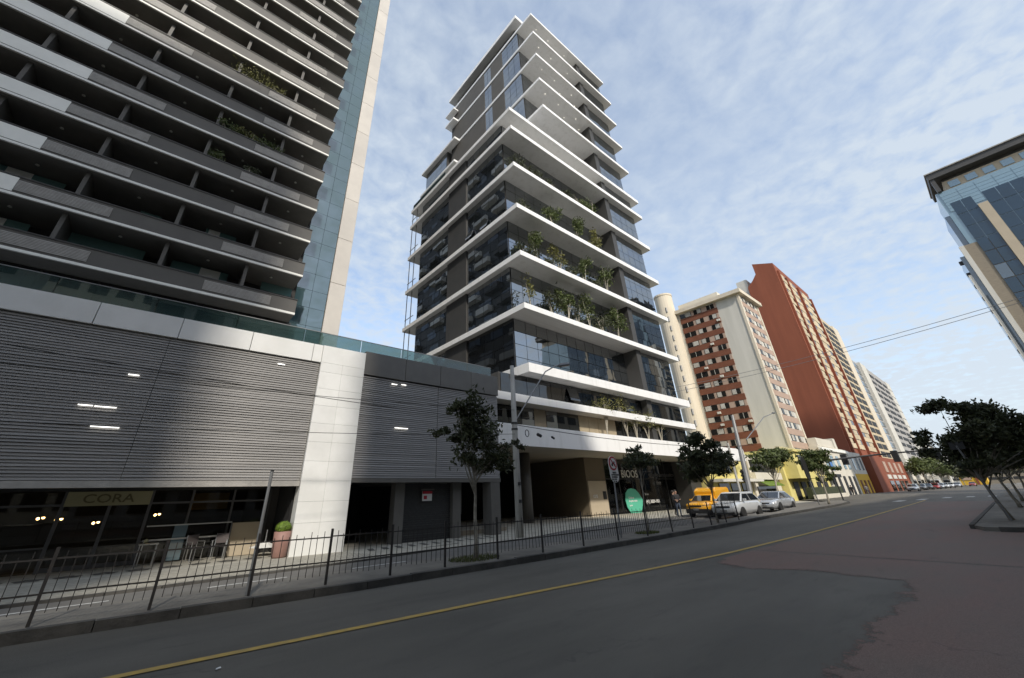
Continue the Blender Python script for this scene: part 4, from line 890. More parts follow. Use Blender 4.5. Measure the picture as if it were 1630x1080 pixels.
tree('street_tree', 'second dark tree along the right hand pavement', V((40.2, .45, .12)), V((40, .75, 1.9)), [((0, -.9, 1.6), (1.7, 1.6, 1.1)), ((0, .3, 1.4), (1.5, 1.2, .9)), ((0, -2.6, 1.9), (1.6, 1.4, 1.1))], 'leaf_dark', 6500, .17, .09, 17, group='right pavement trees')
tree('street_tree', 'third tree farther along the right hand pavement', V((52, .3, .12)), V((51.8, .4, 2.2)), [((0, -1, 1.6), (2.1, 2.0, 1.3)), ((0, .6, 1.3), (1.7, 1.3, .9))], 'leaf_dark', 4500, .22, .10, 18, group='right pavement trees')
tree('street_tree', 'fourth tree farthest along the right hand pavement', V((70, -.2, .12)), V((70, -.2, 2.4)), [((0, -.6, 1.5), (2.6, 2.4, 1.5))], 'leaf_dark', 3000, .3, .11, 19, group='right pavement trees')
for i, (x, y, h, r_, lf) in enumerate(((172, 16.4, 9.0, 5.0, 'leaf_mid'), (188, 16.2, 9.5, 5.5, 'leaf_mid'), (206, 15.8, 9, 5.5, 'leaf_mid'), (226, 15.5, 8.5, 6, 'leaf_dark'), (246, 15, 7.5, 6, 'leaf_dark'), (268, 14.5, 7, 6, 'leaf_dark'), (292, 10, 6.5, 6, 'leaf_dark'), (300, 1, 9, 7, 'leaf_dark'), (230, -4, 9, 6, 'leaf_dark'), (160, -4, 8, 5, 'leaf_dark'))):
    tree('street_tree', ('%s tree before the far shops, %s counted from the red tower' % (('leafy green', 'dark')[lf == 'leaf_dark'], ['first', 'second', 'third', 'fourth', 'fifth', 'sixth'][i])) if i < 6 else ('dark tree closing the far end of the street, %s' % ['beside the orange building', 'straight ahead', 'on the right side', 'right side, nearer'][i-6]), V((x, y, 0)), V((x, y, h*.45)), [((0, 0, h*.28), (r_, r_*.7, h*.28)), ((r_*.5, 0, h*.2), (r_*.6, r_*.5, h*.2))], lf, 900, .5, .16, 30+i, group='far street trees')
# plants on the glass tower's terraces
def shrub(label, p, h, wd, leaf, seed, n, ls, bark='bark_pale', grp='terrace plants of the glass tower', stems=3, lift=.45, name='terrace_plant'):
    rng = random.Random(seed); t = thing(name, label, 'plant', p, grp); mb = MB(); cr = MB()
    for i in range(stems):
        a = rng.uniform(0, 6.28); tip = p+V((math.cos(a)*wd*.7, math.sin(a)*wd*.35, h*rng.uniform(.75, 1.0))); mid = p.lerp(tip, .5)+V((rng.uniform(-.1, .1), 0, .1))
        mb.tube([p+V((rng.uniform(-.08, .08), 0, 0)), mid, tip], [.05, .035, .012], 5)
        for j in range(4):
            c = mid.lerp(tip, rng.random()); e = c+V((rng.gauss(0, wd*.5), rng.gauss(0, wd*.3), rng.uniform(.1, .5)))
            mb.tube([c, e], [.02, .006], 4)
    for i in range(9):
        c = p+V((rng.uniform(-wd, wd), rng.uniform(-wd, wd)*.6, h*rng.uniform(lift, 1.02))); leaves(cr, rng, c, (wd*.30, wd*.25, h*.09), n//9, ls, .2)
    mb.build('stem', bark, t); cr.build('foliage', leaf, t)
lev = {0: 5.95, 1: 15.7, 2: 20.82, 3: 26.1, 4: 31.37}
pl_ = [(1, 846, 'bare leafed small tree', 'leaf_olive', 2.9, .7, 130), (1, 881, 'dark climbing shrub', 'leaf_dark', 2.2, .8, 420), (1, 905, 'fresh green small tree', 'leaf_mid', 3.4, .75, 520), (1, 921, 'low dark shrub', 'leaf_dark', 2.0, .6, 300), (1, 940, 'green small tree', 'leaf_mid', 3.5, .75, 420), (1, 960, 'dark bushy shrub', 'leaf_dark', 2.2, .8, 420), (1, 985, 'full green small tree', 'leaf_mid', 3.7, .9, 620),
       (2, 835, 'dark hanging shrub', 'leaf_dark', 1.3, .9, 420), (2, 854, 'tall green tree', 'leaf_mid', 3.6, .7, 560), (2, 880, 'low dark ivy', 'leaf_dark', 1.1, .7, 240), (2, 892, 'thin dry tree', 'leaf_olive', 3.2, .7, 240), (2, 912, 'dark low shrub', 'leaf_dark', 1.4, .7, 320), (2, 932, 'leafy green tree', 'leaf_mid', 3.3, .75, 520), (2, 950, 'small dark shrub', 'leaf_dark', 1.2, .6, 240), (2, 968, 'olive green tree', 'leaf_mid', 3.5, .8, 480),
       (3, 833, 'small dark shrub', 'leaf_dark', 1.4, .7, 240), (3, 882, 'round green tree', 'leaf_mid', 2.8, .85, 480), (3, 922, 'upright green tree', 'leaf_mid', 3.4, .7, 520), (3, 951, 'soft olive tree', 'leaf_olive', 3.0, .7, 380),
       (4, 826, 'dark bushy shrub', 'leaf_dark', 1.5, .9, 360), (4, 850, 'dark shrub', 'leaf_dark', 1.4, .8, 320), (4, 875, 'trailing dark shrub', 'leaf_dark', 1.2, .8, 320), (4, 898, 'low dark plant', 'leaf_dark', 1.3, .8, 320), (4, 925, 'green bush', 'leaf_mid', 1.8, .8, 360), (4, 944, 'full green bush', 'leaf_mid', 2.4, .9, 420)]
nm = {1: 'first', 2: 'second', 3: 'third', 4: 'fourth'}
cnt = {}
for i, (lv, px, d_, lf, h, wd, n) in enumerate(pl_):
    lo, hi = 0, 1080
    for _ in range(40):                                   # height in the picture of this terrace edge at column px
        mid = (lo+hi)/2
        if at(px, mid, 20.9).z > lev[lv]: lo = mid
        else: hi = mid
    p = at(px, lo, 20.9); cnt[lv] = cnt.get(lv, 0)+1
    shrub('%s on the %s planted tower terrace, number %d from its left corner' % (d_, nm[lv], cnt[lv]), V((p.x, 20.85, lev[lv])), h, wd, lf, 60+i, int(n*1.1), .16 if lf != 'leaf_dark' else .13)
for i, (px, h, wd, lf) in enumerate(((968, 3.1, .8, 'leaf_olive'), (1000, 3.2, 1.0, 'leaf_olive'), (1014, 2.5, .9, 'leaf_olive'), (1032, 2.3, .9, 'leaf_olive'), (1052, 2.1, .8, 'leaf_olive'))):
    p = at(px, 695, 20.5); shrub('small olive tree with pale forked stems on the wide white band, %s from the left' % ['first', 'second', 'third', 'fourth', 'fifth'][i], V((p.x, 20.5, 5.95)), h, wd, lf, 90+i, 420, .10, grp='small trees on the wide white band', stems=5, lift=.6, name='terrace_tree')
for i, (px, py, h, wd, lf, d_) in enumerate(((400, 128, 1.0, .9, 'leaf_olive', 'yellow green bush spilling over a high balcony'), (438, 140, .9, .8, 'leaf_olive', 'yellow green bush right of the spilling one on the same balcony'), (365, 205, .8, .6, 'leaf_mid', 'green plant on a middle balcony'), (395, 217, .8, .6, 'leaf_olive', 'small dry plant on a middle balcony'), (430, 230, .8, .7, 'leaf_mid', 'bushy plant at the right of a middle balcony'), (342, 247, .9, .4, 'leaf_mid', 'lone round plant on a lower balcony'), (402, 274, .7, .4, 'leaf_dark', 'thin dark plant near the right balcony end'))):
    p = at(px, py, 25.35); k = round((p.z-.5-Z0-.1)/FH); shrub(d_+' of the apartment tower', V((p.x, 25.3, Z0+k*FH+.17)), h+.75, wd, lf, 120+i, 420, .085, grp='balcony plants of the apartment tower', stems=2, lift=.6, name='balcony_plant')
p = V((10.6, 20.2, 8.2)); shrub('low green shrub behind the terrace rail near the glass tower', V((13.2, 21.5, 8.21)), 1.1, .9, 'leaf_dark', 140, 500, .1, grp=None)
# grass at tree feet
for i, (x, y, rx_, ry_, lb) in enumerate(((7.3, 9.75, .75, .5, 'small patch of grass round the foot of the slender street tree'), (15.9, 9.9, .6, .4, 'small patch of grass round the foot of the thin young tree'))):
    mb = MB(); rng = random.Random(i)
    for _ in range(700):
        a = rng.uniform(0, 6.28); q = rng.random()**.5; c = V((x+math.cos(a)*rx_*q, y+math.sin(a)*ry_*q, .12)); h = rng.uniform(.03, .09); d = V((rng.gauss(0, .02), rng.gauss(0, .02), h)); s_ = V((rng.gauss(0, 1), rng.gauss(0, 1), 0)).normalized()*.012
        mb.add([c-s_, c+s_, c+d], [(0, 1, 2)])
    o = mb.build('grass', 'grass', stuff=True); tag(o, lb, 'grass')

# ------------------------------------------------------------------ fence along the island
def yf(x): return lerp(YC, x)+.32
fe = thing('pedestrian_fence', 'low dark iron fence of thin bars along the island kerb', 'fence', (8, yf(8), .125))
px_ = [-4.9, -3.5, -2.1, -.72, .6, 1.97, 3.28, 4.62, 6.0, 7.6, 9.25, 11.1, 13.0, 14.9, 16.85, 18.8, 20.7, 22.6, 24.5]
pm = MB().box(-.02, .02, -.02, .02, 0, .95).mesh('post', 'fence_metal'); bmn = MB().box(-.005, .005, -.005, .005, 0, .74).mesh('bar', 'fence_metal')
rng = random.Random(2)
def put(me, name, x, z, rot=None, sc=1):
    o = bpy.data.objects.new(name, me); COL.objects.link(o); o.parent = fe; o.location = V((x, yf(x), z))-fe.location
    if rot: o.rotation_euler = rot
    o.scale = (1, 1, sc); return o
nb = 0
for a, b in zip(px_, px_[1:]+[None]):
    put(pm, 'post', a, .125, (rng.gauss(0, .012), rng.gauss(0, .012), 0))
    if b is None: break
    an = math.atan2(yf(b)-yf(a), b-a); Lr = math.hypot(b-a, yf(b)-yf(a)); m_ = (a+b)/2; ym = (yf(a)+yf(b))/2
    for z in (.93, .50): piece('rail', 'fence_metal', fe, (m_, ym, z+rng.gauss(0, .006)), (Lr, .016, .022), (0, rng.gauss(0, .004), an))
    n = round((b-a)/.125)
    for i in range(1, n):
        if nb >= 290: break
        nb += 1; put(bmn, 'bar', a+(b-a)*i/n, .27+rng.gauss(0, .008), (rng.gauss(0, .012), rng.gauss(0, .012), 0), 1.02 if i % 2 else .95)

# ------------------------------------------------------------------ street furniture
q = thing('bare_post', 'tall bare leaning dark metal post rising from the iron fence', 'post', (1.97, 9.42, .125))
MB().tube([(1.97, 9.42, .125), (1.98, 9.42, 2.15)], .03, 10).build('shaft', 'steel', q); MB().tube([(1.98, 9.42, 2.15), (1.98, 9.42, 2.17)], .034, 10).build('cap', 'dark_metal', q)
pg = V((13.75, 9.62, .125)); sgx = at(975, 750, 9.62)
sn = thing('no_motorcycles_sign', 'round red barred sign over a white rounded text plate on a grey pole', 'sign', pg)
zt_ = at(974, 727, 9.62).z; zb_ = at(977, 769, 9.62).z
xc_ = at(975, 748, 9.62).x; r_ = .255; zc = zt_-r_
MB().tube([(pg.x, 9.62, .125), (xc_+.02, 9.62, zc)], .03, 10).build('pole', 'steel', sn)
def disc(mb, cx, y0, y1, cz, r, n=28):
    a = [(cx+math.cos(2*math.pi*i/n)*r, y0, cz+math.sin(2*math.pi*i/n)*r) for i in range(n)]; b = [(p[0], y1, p[2]) for p in a]
    return mb.add(a+b, [tuple(range(n)), tuple(reversed(range(n, 2*n)))]+[((i+1) % n, i, n+i, n+(i+1) % n) for i in range(n)])
pl2 = []; n = 14
for i in range(n+1): t = math.pi*i/n; pl2.append((xc_+math.cos(t)*.27, zc+math.sin(t)*.27))
for i in range(n+1): t = math.pi+math.pi*i/n; pl2.append((xc_+math.cos(t)*.27+.02, zb_+.27+math.sin(t)*.27))
mb = MB(); k = len(pl2); mb.add([(a, 9.57, b) for a, b in pl2]+[(a, 9.585, b) for a, b in pl2], [tuple(range(k)), tuple(reversed(range(k, 2*k)))]+[((i+1) % k, i, k+i, k+(i+1) % k) for i in range(k)]); mb.build('plate', 'sign_white', sn)
disc(MB(), xc_, 9.560, 9.568, zc, .25).build('red_ring', 'sign_red', sn); disc(MB(), xc_, 9.550, 9.558, zc, .19).build('white_field', 'sign_white', sn)
MB().add([(xc_-.16, 9.538, zc+.13), (xc_-.13, 9.538, zc+.16), (xc_+.16, 9.538, zc-.13), (xc_+.13, 9.538, zc-.16), (xc_-.16, 9.546, zc+.13), (xc_-.13, 9.546, zc+.16), (xc_+.16, 9.546, zc-.13), (xc_+.13, 9.546, zc-.16)], [(0, 3, 2, 1), (4, 5, 6, 7), (0, 1, 5, 4), (2, 3, 7, 6)]).build('red_bar', 'sign_red', sn)
mo = MB(); disc(mo, xc_-.08, 9.540, 9.548, zc-.06, .045, 12); disc(mo, xc_+.08, 9.540, 9.548, zc-.06, .045, 12); mo.box(xc_-.08, xc_+.07, 9.541, 9.548, zc-.03, zc+.02); mo.box(xc_+.03, xc_+.09, 9.541, 9.548, zc+.0, zc+.07); mo.build('motorcycle_symbol', 'sign_black', sn)
for i, s_ in enumerate(('EXCETO', 'MOTOCICLETAS', 'DE ENTREGA', 'SEG. A SEX.', '7h - 20h')): text('lettering', s_, .072, 'sign_black', sn, (xc_-.19+(.09 if i in (0, 4) else 0), 9.566, zc-.35-i*.078), FRONT, sx=.86, depth=.006, bold=.003)
# concrete lamp post with arm, fittings and wires
pb = V((14.1, 15.3, zs(14.1, 15.3)))
lp = thing('street_lamp', 'tall grey concrete lamp post with a long bent arm in front of the tower', 'street lamp', pb)
MB().tube([pb, pb+V((.03, 0, 4)), pb+V((.08, 0, 8.15))], [.19, .155, .11], 10).build('pole', 'pole_concrete', lp, smooth=True)
a0 = V((14.15, 15.3, 5.0)); a1 = at(868, 592, 15.2); a2 = at(884, 583, 15.2); a3 = at(906, 580, 15.2)
MB().tube([a0, a1, a2, at(892, 581, 15.2)], .035, 8).build('arm', 'steel', lp)
d = (a3-a2).normalized(); MB().tube([a2+d*.3, a2+d*.5, a3-d*.1, a3], [.06, .12, .12, .05], 8).build('lamp_head', 'grey_frame', lp)
for z in (4.6, 4.9): MB().tube([(14.13, 15.3, z), (14.13, 15.3, z+.09)], .165, 12).build('clamp', 'dark_metal', lp)
for z in (1.35, 2.1): piece('bracket', 'dark_metal', lp, (14.05, 15.1, z), (.1, .1, .14))
def cable(name, label, pts, r=.012, sag=.3, mt='rubber', grp='overhead wires', n=14):
    mb = MB()
    for a, b in zip(pts, pts[1:]):
        mb.tube([a.lerp(b, i/n)-V((0, 0, sag*4*(i/n)*(1-i/n))) for i in range(n+1)], r, 5, cap=False)
    return tag(mb.build(name, mt), label, 'wire', grp)
cable('overhead_wire', 'thin wire from the concrete lamp post towards the yellow shop', [V((14.13, 15.2, 4.85)), V((45.5, 15, 5.4))], .018, .5)
cable('overhead_wire', 'thin wire from the lamp post running left past the louvres', [V((14.13, 15.2, 4.95)), V((-12, 15.4, 6.2))], .012, .35)
cable('overhead_wire', 'thin upper wire from the lamp post running left past the white pillar', [V((14.13, 15.2, 5.6)), V((-12, 15.4, 5.1))], .010, .3)
cable('overhead_wire', 'thin lower wire from the lamp post running left past the restaurant sign', [V((14.13, 15.2, 4.4)), V((-12, 15.4, 3.6))], .010, .3)
mb = MB(); p = at(839, 690, 15.2); mb.tube([p+V((math.cos(i*math.pi/9)*.13, 0, math.sin(i*math.pi/9)*.17)) for i in range(19)], .02, 6); tag(mb.build('cable_coil', 'rubber'), 'small loop of spare black cable hanging beside the lamp post', 'cable')
for i, (px, py) in enumerate(((858, 693), (880, 697))):
    p = at(px, py, 15.15); tag(MB().tube([p-V((.16-.05*i, 0, -.04)), p-V((.1-.03*i, 0, -.03)), p+V((.14-.04*i, 0, -.04)), p+V((.18-.05*i, 0, -.05))], [.03, .09-.03*i, .085-.03*i, .03], 8).build('cable_box', 'trim_black'), ['larger black cable splice box on the wire by the lamp post', 'smaller black cable splice box farther along the same wire'][i], 'cable box')
# second lamp post and signals
p2 = V((41.5, 15.2, -.1))
l2 = thing('street_lamp', 'dark slender lamp post with curved arm behind the parked cars', 'street lamp', p2)
MB().tube([p2, V((44.6, 15.2, 8.5))][:1]+[V((42.2, 15.2, 4)), V((42.9, 15.2, 8.0))], [.26, .2, .13], 9).build('pole', 'steel', l2)
q1 = at(1188, 700, 15.2); q2 = at(1216, 664, 15.2); q3 = at(1231, 658, 15.2); MB().tube([q1, q2, q3], .045, 6).build('arm', 'steel', l2); MB().tube([q3-V((.3, 0, .02)), q3+V((.5, 0, .06))], .09, 6).build('lamp_head', 'grey_frame', l2)
tl = thing('traffic_light', 'black traffic light on a thin pale pole beside the dark lamp post', 'traffic light', V((40.6, 15.6, -.1)))
MB().tube([(40.6, 15.6, -.1), (41.0, 15.6, 5.4)], .10, 8).build('pole', 'pole_concrete', tl); pz = at(1184, 757, 15.5); MB().box(pz.x-.25, pz.x+.25, 15.35, 15.6, pz.z-.55, pz.z+.5).build('signal_head', 'trim_black', tl, bevel=.04)
for i in range(3): MB().tube([(pz.x-.26, 15.47, pz.z-.35+i*.32), (pz.x-.5, 15.47, pz.z-.35+i*.32)], .11, 8).build('visor', 'trim_black', tl)
sb = thing('oval_sign', 'black rounded sign seen from behind beside the island tip tree', 'sign', V((46.2, 11.7, .12)))
pz = at(1282, 746, 11.7); MB().tube([(pz.x+.35, 11.7, .12), (pz.x, 11.75, pz.z)], .045, 8).build('pole', 'steel', sb)
mb = MB(); mb.add([(pz.x+math.cos(t*math.pi/8)*.62, 11.66, pz.z+math.sin(t*math.pi/8)*.62+(.38 if 0 <= t % 16 <= 8 else -.38)) for t in range(16)]+[(pz.x+math.cos(t*math.pi/8)*.62, 11.72, pz.z+math.sin(t*math.pi/8)*.62+(.38 if 0 <= t % 16 <= 8 else -.38)) for t in range(16)], [tuple(range(16)), tuple(reversed(range(16, 32)))]+[((i+1) % 16, i, 16+i, 16+(i+1) % 16) for i in range(16)]); mb.build('plate', 'sign_black', sb)
ma = thing('signal_gantry', 'dark signal mast with long arm reaching over the far crossing', 'traffic light', V((76, 13.2, 0)))
g0 = at(1318, 733, 13.2); g1_ = at(1480, 719, 7.0)
MB().tube([(g0.x+.0, 13.2, 0), (g0.x, 13.2, g0.z+.1)], .07, 8).build('mast', 'dark_metal', ma)
MB().tube([g0, V((g0.x+3, 9.5, g0.z+.35)), V((g0.x+4.0, 2.8, g0.z+.55))], [.11, .09, .07], 7).build('arm', 'dark_metal', ma)
for i, yq in enumerate((12.0, 7.6, 4.4)): MB().box(g0.x+1.6+i*.7, g0.x+2.0+i*.7, yq-.28, yq+.28, g0.z-.55, g0.z+.62).build('signal_head', 'trim_black', ma, bevel=.04)
bs = thing('blue_banner', 'small blue sign above a black awning in front of the pale old house', 'sign', V((93.0, 19.8, 0)))
MB().box(92.2, 93.8, 19.55, 19.7, 4.0, 5.4).build('panel', 'sign_blue', bs); MB().tube([(93.0, 19.75, -.1), (93.0, 19.75, 5.4)], .06, 6).build('pole', 'steel', bs); MB().box(92.0, 95, 19.2, 20.4, 2.9, 3.4).build('awning', 'trim_black', bs)
rs = thing('street_name_sign', 'small dark sign on a leaning grey pole inside the right hand tree', 'sign', V((27.0, .85, .12)))
pz = at(1548, 706, 1.15); tp = V((26.6, 1.12, 2.95)); MB().tube([(26.8, .72, .12), tp], .035, 8).build('pole', 'steel', rs); MB().box(tp.x-.02, tp.x+.02, tp.y-.24, tp.y+.2, tp.z-.16, tp.z+.14).build('board', 'sign_black', rs)
# wires slung high across the street
for i, (pa, pb_) in enumerate((((1075, 617, 19.5), (1640, 470, -4)), ((1075, 624, 19.5), (1640, 477, -4)))):
    A = at(*pa); B = Vector((60, 0, 0)); d_ = ray(pb_[0], pb_[1]); tt = A.x/d_.x*1.02; B = Vector((d_.x*tt, d_.y*tt, HC+d_.z*tt))
    cable('overhead_wire', 'long wire slung high across the street, %s of the pair' % ('upper', 'lower')[i], [A, B], .019, .35, 'steel')
# ------------------------------------------------------------------ vehicles
def loft(secs, close=True):
    mb = MB(); n = len(secs[0]); o = 0
    for s_ in secs: mb.v += [tuple(p) for p in s_]
    for i in range(len(secs)-1):
        for k in range(n):
            k2 = (k+1) % n; mb.f.append((i*n+k, i*n+k2, (i+1)*n+k2, (i+1)*n+k)); mb.mi.append(0)
    mb.f.append(tuple(reversed(range(n)))); mb.mi.append(0); mb.f.append(tuple((len(secs)-1)*n+k for k in range(n))); mb.mi.append(0)
    return mb
def sect(x, w, zb, zt, tuck=.9):
    h = zt-zb; half = [(0, zb), (w*tuck*.8, zb), (w*tuck, zb+h*.12), (w*.985, zb+h*.34), (w, zb+h*.58), (w*.975, zb+h*.82), (w*.90, zb+h*.97), (w*.6, zt+.012), (0, zt+.02)]
    return [(x, y, z) for y, z in half]+[(x, -y, z) for y, z in reversed(half[1:-1])]
def car(name, label, loc, rz, paint, stations, house, wheels, wr, width, far=False, cat='car', group='vehicles parked beside the tower', trim='trim_black', face=None, plate=True, cargo=None):
    """stations: (x, halfwidth factor, z bottom, z belt); house: (x front base, x front top, x rear top, x rear base, z belt, z roof)"""
    t = thing(name, label, cat, loc, group, rz, local=True); W = width/2
    body = loft([sect(x, W*f, zb, zt) for x, f, zb, zt in stations]).build('body', paint, t, smooth=True)
    xa, xb, xc_, xd, z0, z1 = house; wb, wt_ = W*.93, W*.74
    gh = MB(); cc = [(xa, wb, z0), (xb, wt_, z1-.05), (xb-.22, wt_*.97, z1), (xc_+.2, wt_*.97, z1), (xc_, wt_, z1-.05), (xd, wb, z0)]
    n = len(cc); gh.add([(x, y, z) for x, y, z in cc]+[(x, -y, z) for x, y, z in cc], [tuple(reversed(range(n))), tuple(range(n, 2*n))]+[(i, (i+1) % n, n+(i+1) % n, n+i) for i in range(n)])
    gh.build('cabin', paint, t, bevel=.03)
    def pane(nm, pts, off, m='glass_car'):
        a, b, c = [V(p) for p in pts[:3]]; nv = (b-a).cross(c-a).normalized()
        if nv.dot(V(off)) < 0: nv = -nv
        mb = MB(); k = len(pts); mb.add([V(p)+nv*.012 for p in pts]+[V(p)-nv*.01 for p in pts], [tuple(range(k)), tuple(reversed(range(k, 2*k)))]+[((i+1) % k, i, k+i, k+(i+1) % k) for i in range(k)]); mb.build(nm, m, t)
    def L2(a, b, f): return a+(b-a)*f
    zl, zh = L2(z0, z1-.05, .06), L2(z0, z1-.05, .93)
    f1, f2 = .06, .93
    pane('windscreen', [(L2(xa, xb, f1), -L2(wb, wt_, f1)*.92, zl), (L2(xa, xb, f1), L2(wb, wt_, f1)*.92, zl), (L2(xa, xb, f2), L2(wb, wt_, f2)*.92, zh), (L2(xa, xb, f2), -L2(wb, wt_, f2)*.92, zh)], (1, 0, .5))
    if cargo is None: pane('rear_window', [(L2(xd, xc_, f1), -L2(wb, wt_, f1)*.9, zl), (L2(xd, xc_, f1), L2(wb, wt_, f1)*.9, zl), (L2(xd, xc_, f2), L2(wb, wt_, f2)*.9, zh), (L2(xd, xc_, f2), -L2(wb, wt_, f2)*.9, zh)], (-1, 0, .5))
    for s_ in (-1, 1):
        xm_ = (xa+xd)/2+.05
        y1, y2 = L2(wb, wt_, .08)*s_, L2(wb, wt_, .86)*s_; za, zb2 = L2(z0, z1-.05, .08), L2(z0, z1-.05, .86)
        pane('side_window', [(L2(xa, xb, .08)-.14, y1, za), (xm_+.04, y1, za), (xm_+.04, y2, zb2), (L2(xa, xb, .86)-.10, y2, zb2)], (0, s_, 0))
        if cargo is None: pane('side_window', [(xm_-.04, y1, za), (L2(xd, xc_, .08)+.22, y1, za), (L2(xd, xc_, .86)+.14, y2, zb2), (xm_-.04, y2, zb2)], (0, s_, 0))
        if not far:
            MB().box(xa-.42, xa-.27, s_*(W*.96), s_*(W*.96)+s_*.16 if s_ > 0 else s_*(W*.96), z0+.04, z0+.16).build('mirror', paint, t) if s_ > 0 else MB().box(xa-.42, xa-.27, -W*.96-.16, -W*.96, z0+.04, z0+.16).build('mirror', paint, t)
            for hx in ((xa+xd)/2+.35, (xa+xd)/2-.75): MB().box(hx-.09, hx+.09, s_*W*.985-.012, s_*W*.985+.012, z0-.13, z0-.10).build('door_handle', paint, t)
    for wx in wheels:
        for s_ in (-1, 1):
            y = s_*(W-.09)
            MB().tube([(wx, s_*(W*.90), wr+.02), (wx, s_*(W+.004), wr+.02)], wr*1.09, 20).build('wheel_arch', trim, t)
            wh = MB().tube([(wx, y-.1*s_, wr), (wx, y-.09*s_, wr), (wx, y+.09*s_, wr), (wx, y+.115*s_, wr)], [wr*.9, wr, wr, wr*.9], 20).build('wheel', 'rubber', t, smooth=False)
            rimm = MB().tube([(wx, y+.10*s_, wr), (wx, y+.128*s_, wr)], [wr*.64, wr*.60], 14); rimm.tube([(wx, y+.12*s_, wr), (wx, y+.14*s_, wr)], [wr*.16, wr*.12], 8)
            rimm.build('rim', 'rim', wh)
    xf = stations[-1][0]; zb, zt = stations[-2][2], stations[-2][3]
    if face is None: face = (.52, .70, .30, .46)
    h0, h1, g0_, g1_ = face
    for s_ in (-1, 1):
        MB().add([(xf-.03, s_*W*.50, h0), (xf-.24, s_*W*.93, h0+.04), (xf-.34, s_*W*.95, h1+.05), (xf-.07, s_*W*.52, h1), (xf-.3, s_*W*.45, h0), (xf-.5, s_*W*.8, h0+.04), (xf-.55, s_*W*.8, h1+.04), (xf-.35, s_*W*.45, h1)],
                 [(0, 1, 2, 3), (7, 6, 5, 4), (0, 4, 5, 1), (1, 5, 6, 2), (2, 6, 7, 3), (3, 7, 4, 0)]).build('headlight', 'headlight', t)
    MB().box(xf-.06, xf+.018, -W*.48, W*.48, h0+.02, h1-.04).build('grille', 'trim_black', t, bevel=.01); MB().box(xf-.06, xf+.022, -W*.72, W*.72, g0_-.02, g1_-.08).build('lower_grille', 'trim_black', t, bevel=.015)
    if plate: MB().box(xf+.0, xf+.034, -.20, .20, g1_-.06, g1_+.07).build('number_plate', 'steel', t)
    MB().box(stations[0][0]-.012, stations[0][0]+.03, -W*.85, -W*.55, .72, .92).build('tail_light', 'sign_red', t); MB().box(stations[0][0]-.012, stations[0][0]+.03, W*.55, W*.85, .72, .92).build('tail_light', 'sign_red', t)
    if cargo: cargo(t, W)
    return t
suv = [(-2.08, .80, .42, .86), (-2.0, .92, .34, .98), (-1.5, 1, .24, 1.02), (-.6, 1, .22, 1.02), (.4, 1, .22, 1.01), (1.0, .99, .22, .98), (1.5, .96, .24, .92), (1.86, .90, .26, .84), (2.02, .80, .30, .74)]
sed = [(-2.25, .80, .42, .84), (-2.15, .93, .32, .98), (-1.6, 1, .22, 1.0), (-.6, 1, .20, .98), (.4, 1, .20, .97), (1.0, .99, .20, .95), (1.6, .96, .22, .87), (2.05, .88, .24, .76), (2.22, .74, .28, .66)]
pick = [(-2.0, .92, .42, .95), (-1.9, .96, .34, 1.0), (-1.0, 1, .24, 1.0), (.3, 1, .22, 1.0), (.9, .99, .22, .98), (1.5, .95, .24, .92), (1.84, .91, .26, .86), (1.92, .86, .30, .80)]
LZ = -.12
car('parked_suv', 'silver white compact hatchback parked nearest, second vehicle from the shop', (31.0, 12.35, LZ), math.pi-.02, 'car_white', suv, (1.15, .38, -1.35, -1.95, .98, 1.52), (1.25, -1.25), .32, 1.76, face=(.62, .78, .30, .46))
car('parked_sedan', 'light grey sedan parked behind the silver white hatchback', (40.6, 13.2, LZ), math.pi-.03, 'car_silver', sed, (1.15, .25, -1.0, -1.75, .94, 1.46), (1.35, -1.32), .32, 1.78, face=(.56, .70, .28, .44))
def cargo(t, W):
    mb = MB(); pr_ = [(.28, 1.02), (.30, 1.62), (.12, 1.80), (-.1, 1.86), (-1.8, 1.86), (-1.96, 1.78), (-1.98, 1.02)]; n = len(pr_)
    mb.add([(a, W*.95 if b < 1.7 else W*.86, b) for a, b in pr_]+[(a, -W*.95 if b < 1.7 else -W*.86, b) for a, b in pr_], [tuple(reversed(range(n))), tuple(range(n, 2*n))]+[(i, (i+1) % n, n+(i+1) % n, n+i) for i in range(n)]); mb.build('cargo_box', 'van_yellow', t, bevel=.05)
    MB().box(1.35, 1.935, -W*.93, W*.93, .24, .54).build('black_bumper', 'trim_black', t, bevel=.03)
    text('bonnet_lettering', 'CORREIOS', .20, 'cloth_denim', t, (1.60, -.52, 1.0), (0, 0, R(90)), depth=.01)
car('delivery_van', 'small yellow delivery van with raised cargo box and black bumper', (32.4, 14.75, LZ), math.pi-.05, 'van_yellow', pick, (1.1, .55, -.1, -.25, .98, 1.42), (1.2, -1.2), .30, 1.66, face=(.64, .80, .34, .50), cargo=cargo, cat='van')
MB()
for i, (x, y, m_, kind, lb) in enumerate(((134, 15.3, 'car_white', sed, 'pale far car just past the mustard house'), (150, 15.6, 'car_dark', sed, 'dark far car in front of the red shop row'), (158, 15.2, 'car_dark', suv, 'second dark far car by the red shop row'), (167, 14.6, 'car_red', sed, 'red far car beyond the red shop row'), (178, 14.5, 'car_silver', sed, 'silver far car under the first far tree'), (188, 14.2, 'car_white', suv, 'white far car under the second far tree'), (200, 14, 'car_white', suv, 'tall white far car near the end of the row'), (214, 13.4, 'car_silver', sed, 'last silver far car of the row'), (238, 11, 'car_red', sed, 'tiny red car at the end of the street'))):
    k = car('far_car', lb, (x, y, 0), math.pi, m_, kind, (1.15, .3, -1.2, -1.85, .96, 1.5), (1.3, -1.28), .32, 1.8, far=True, group='far parked cars')
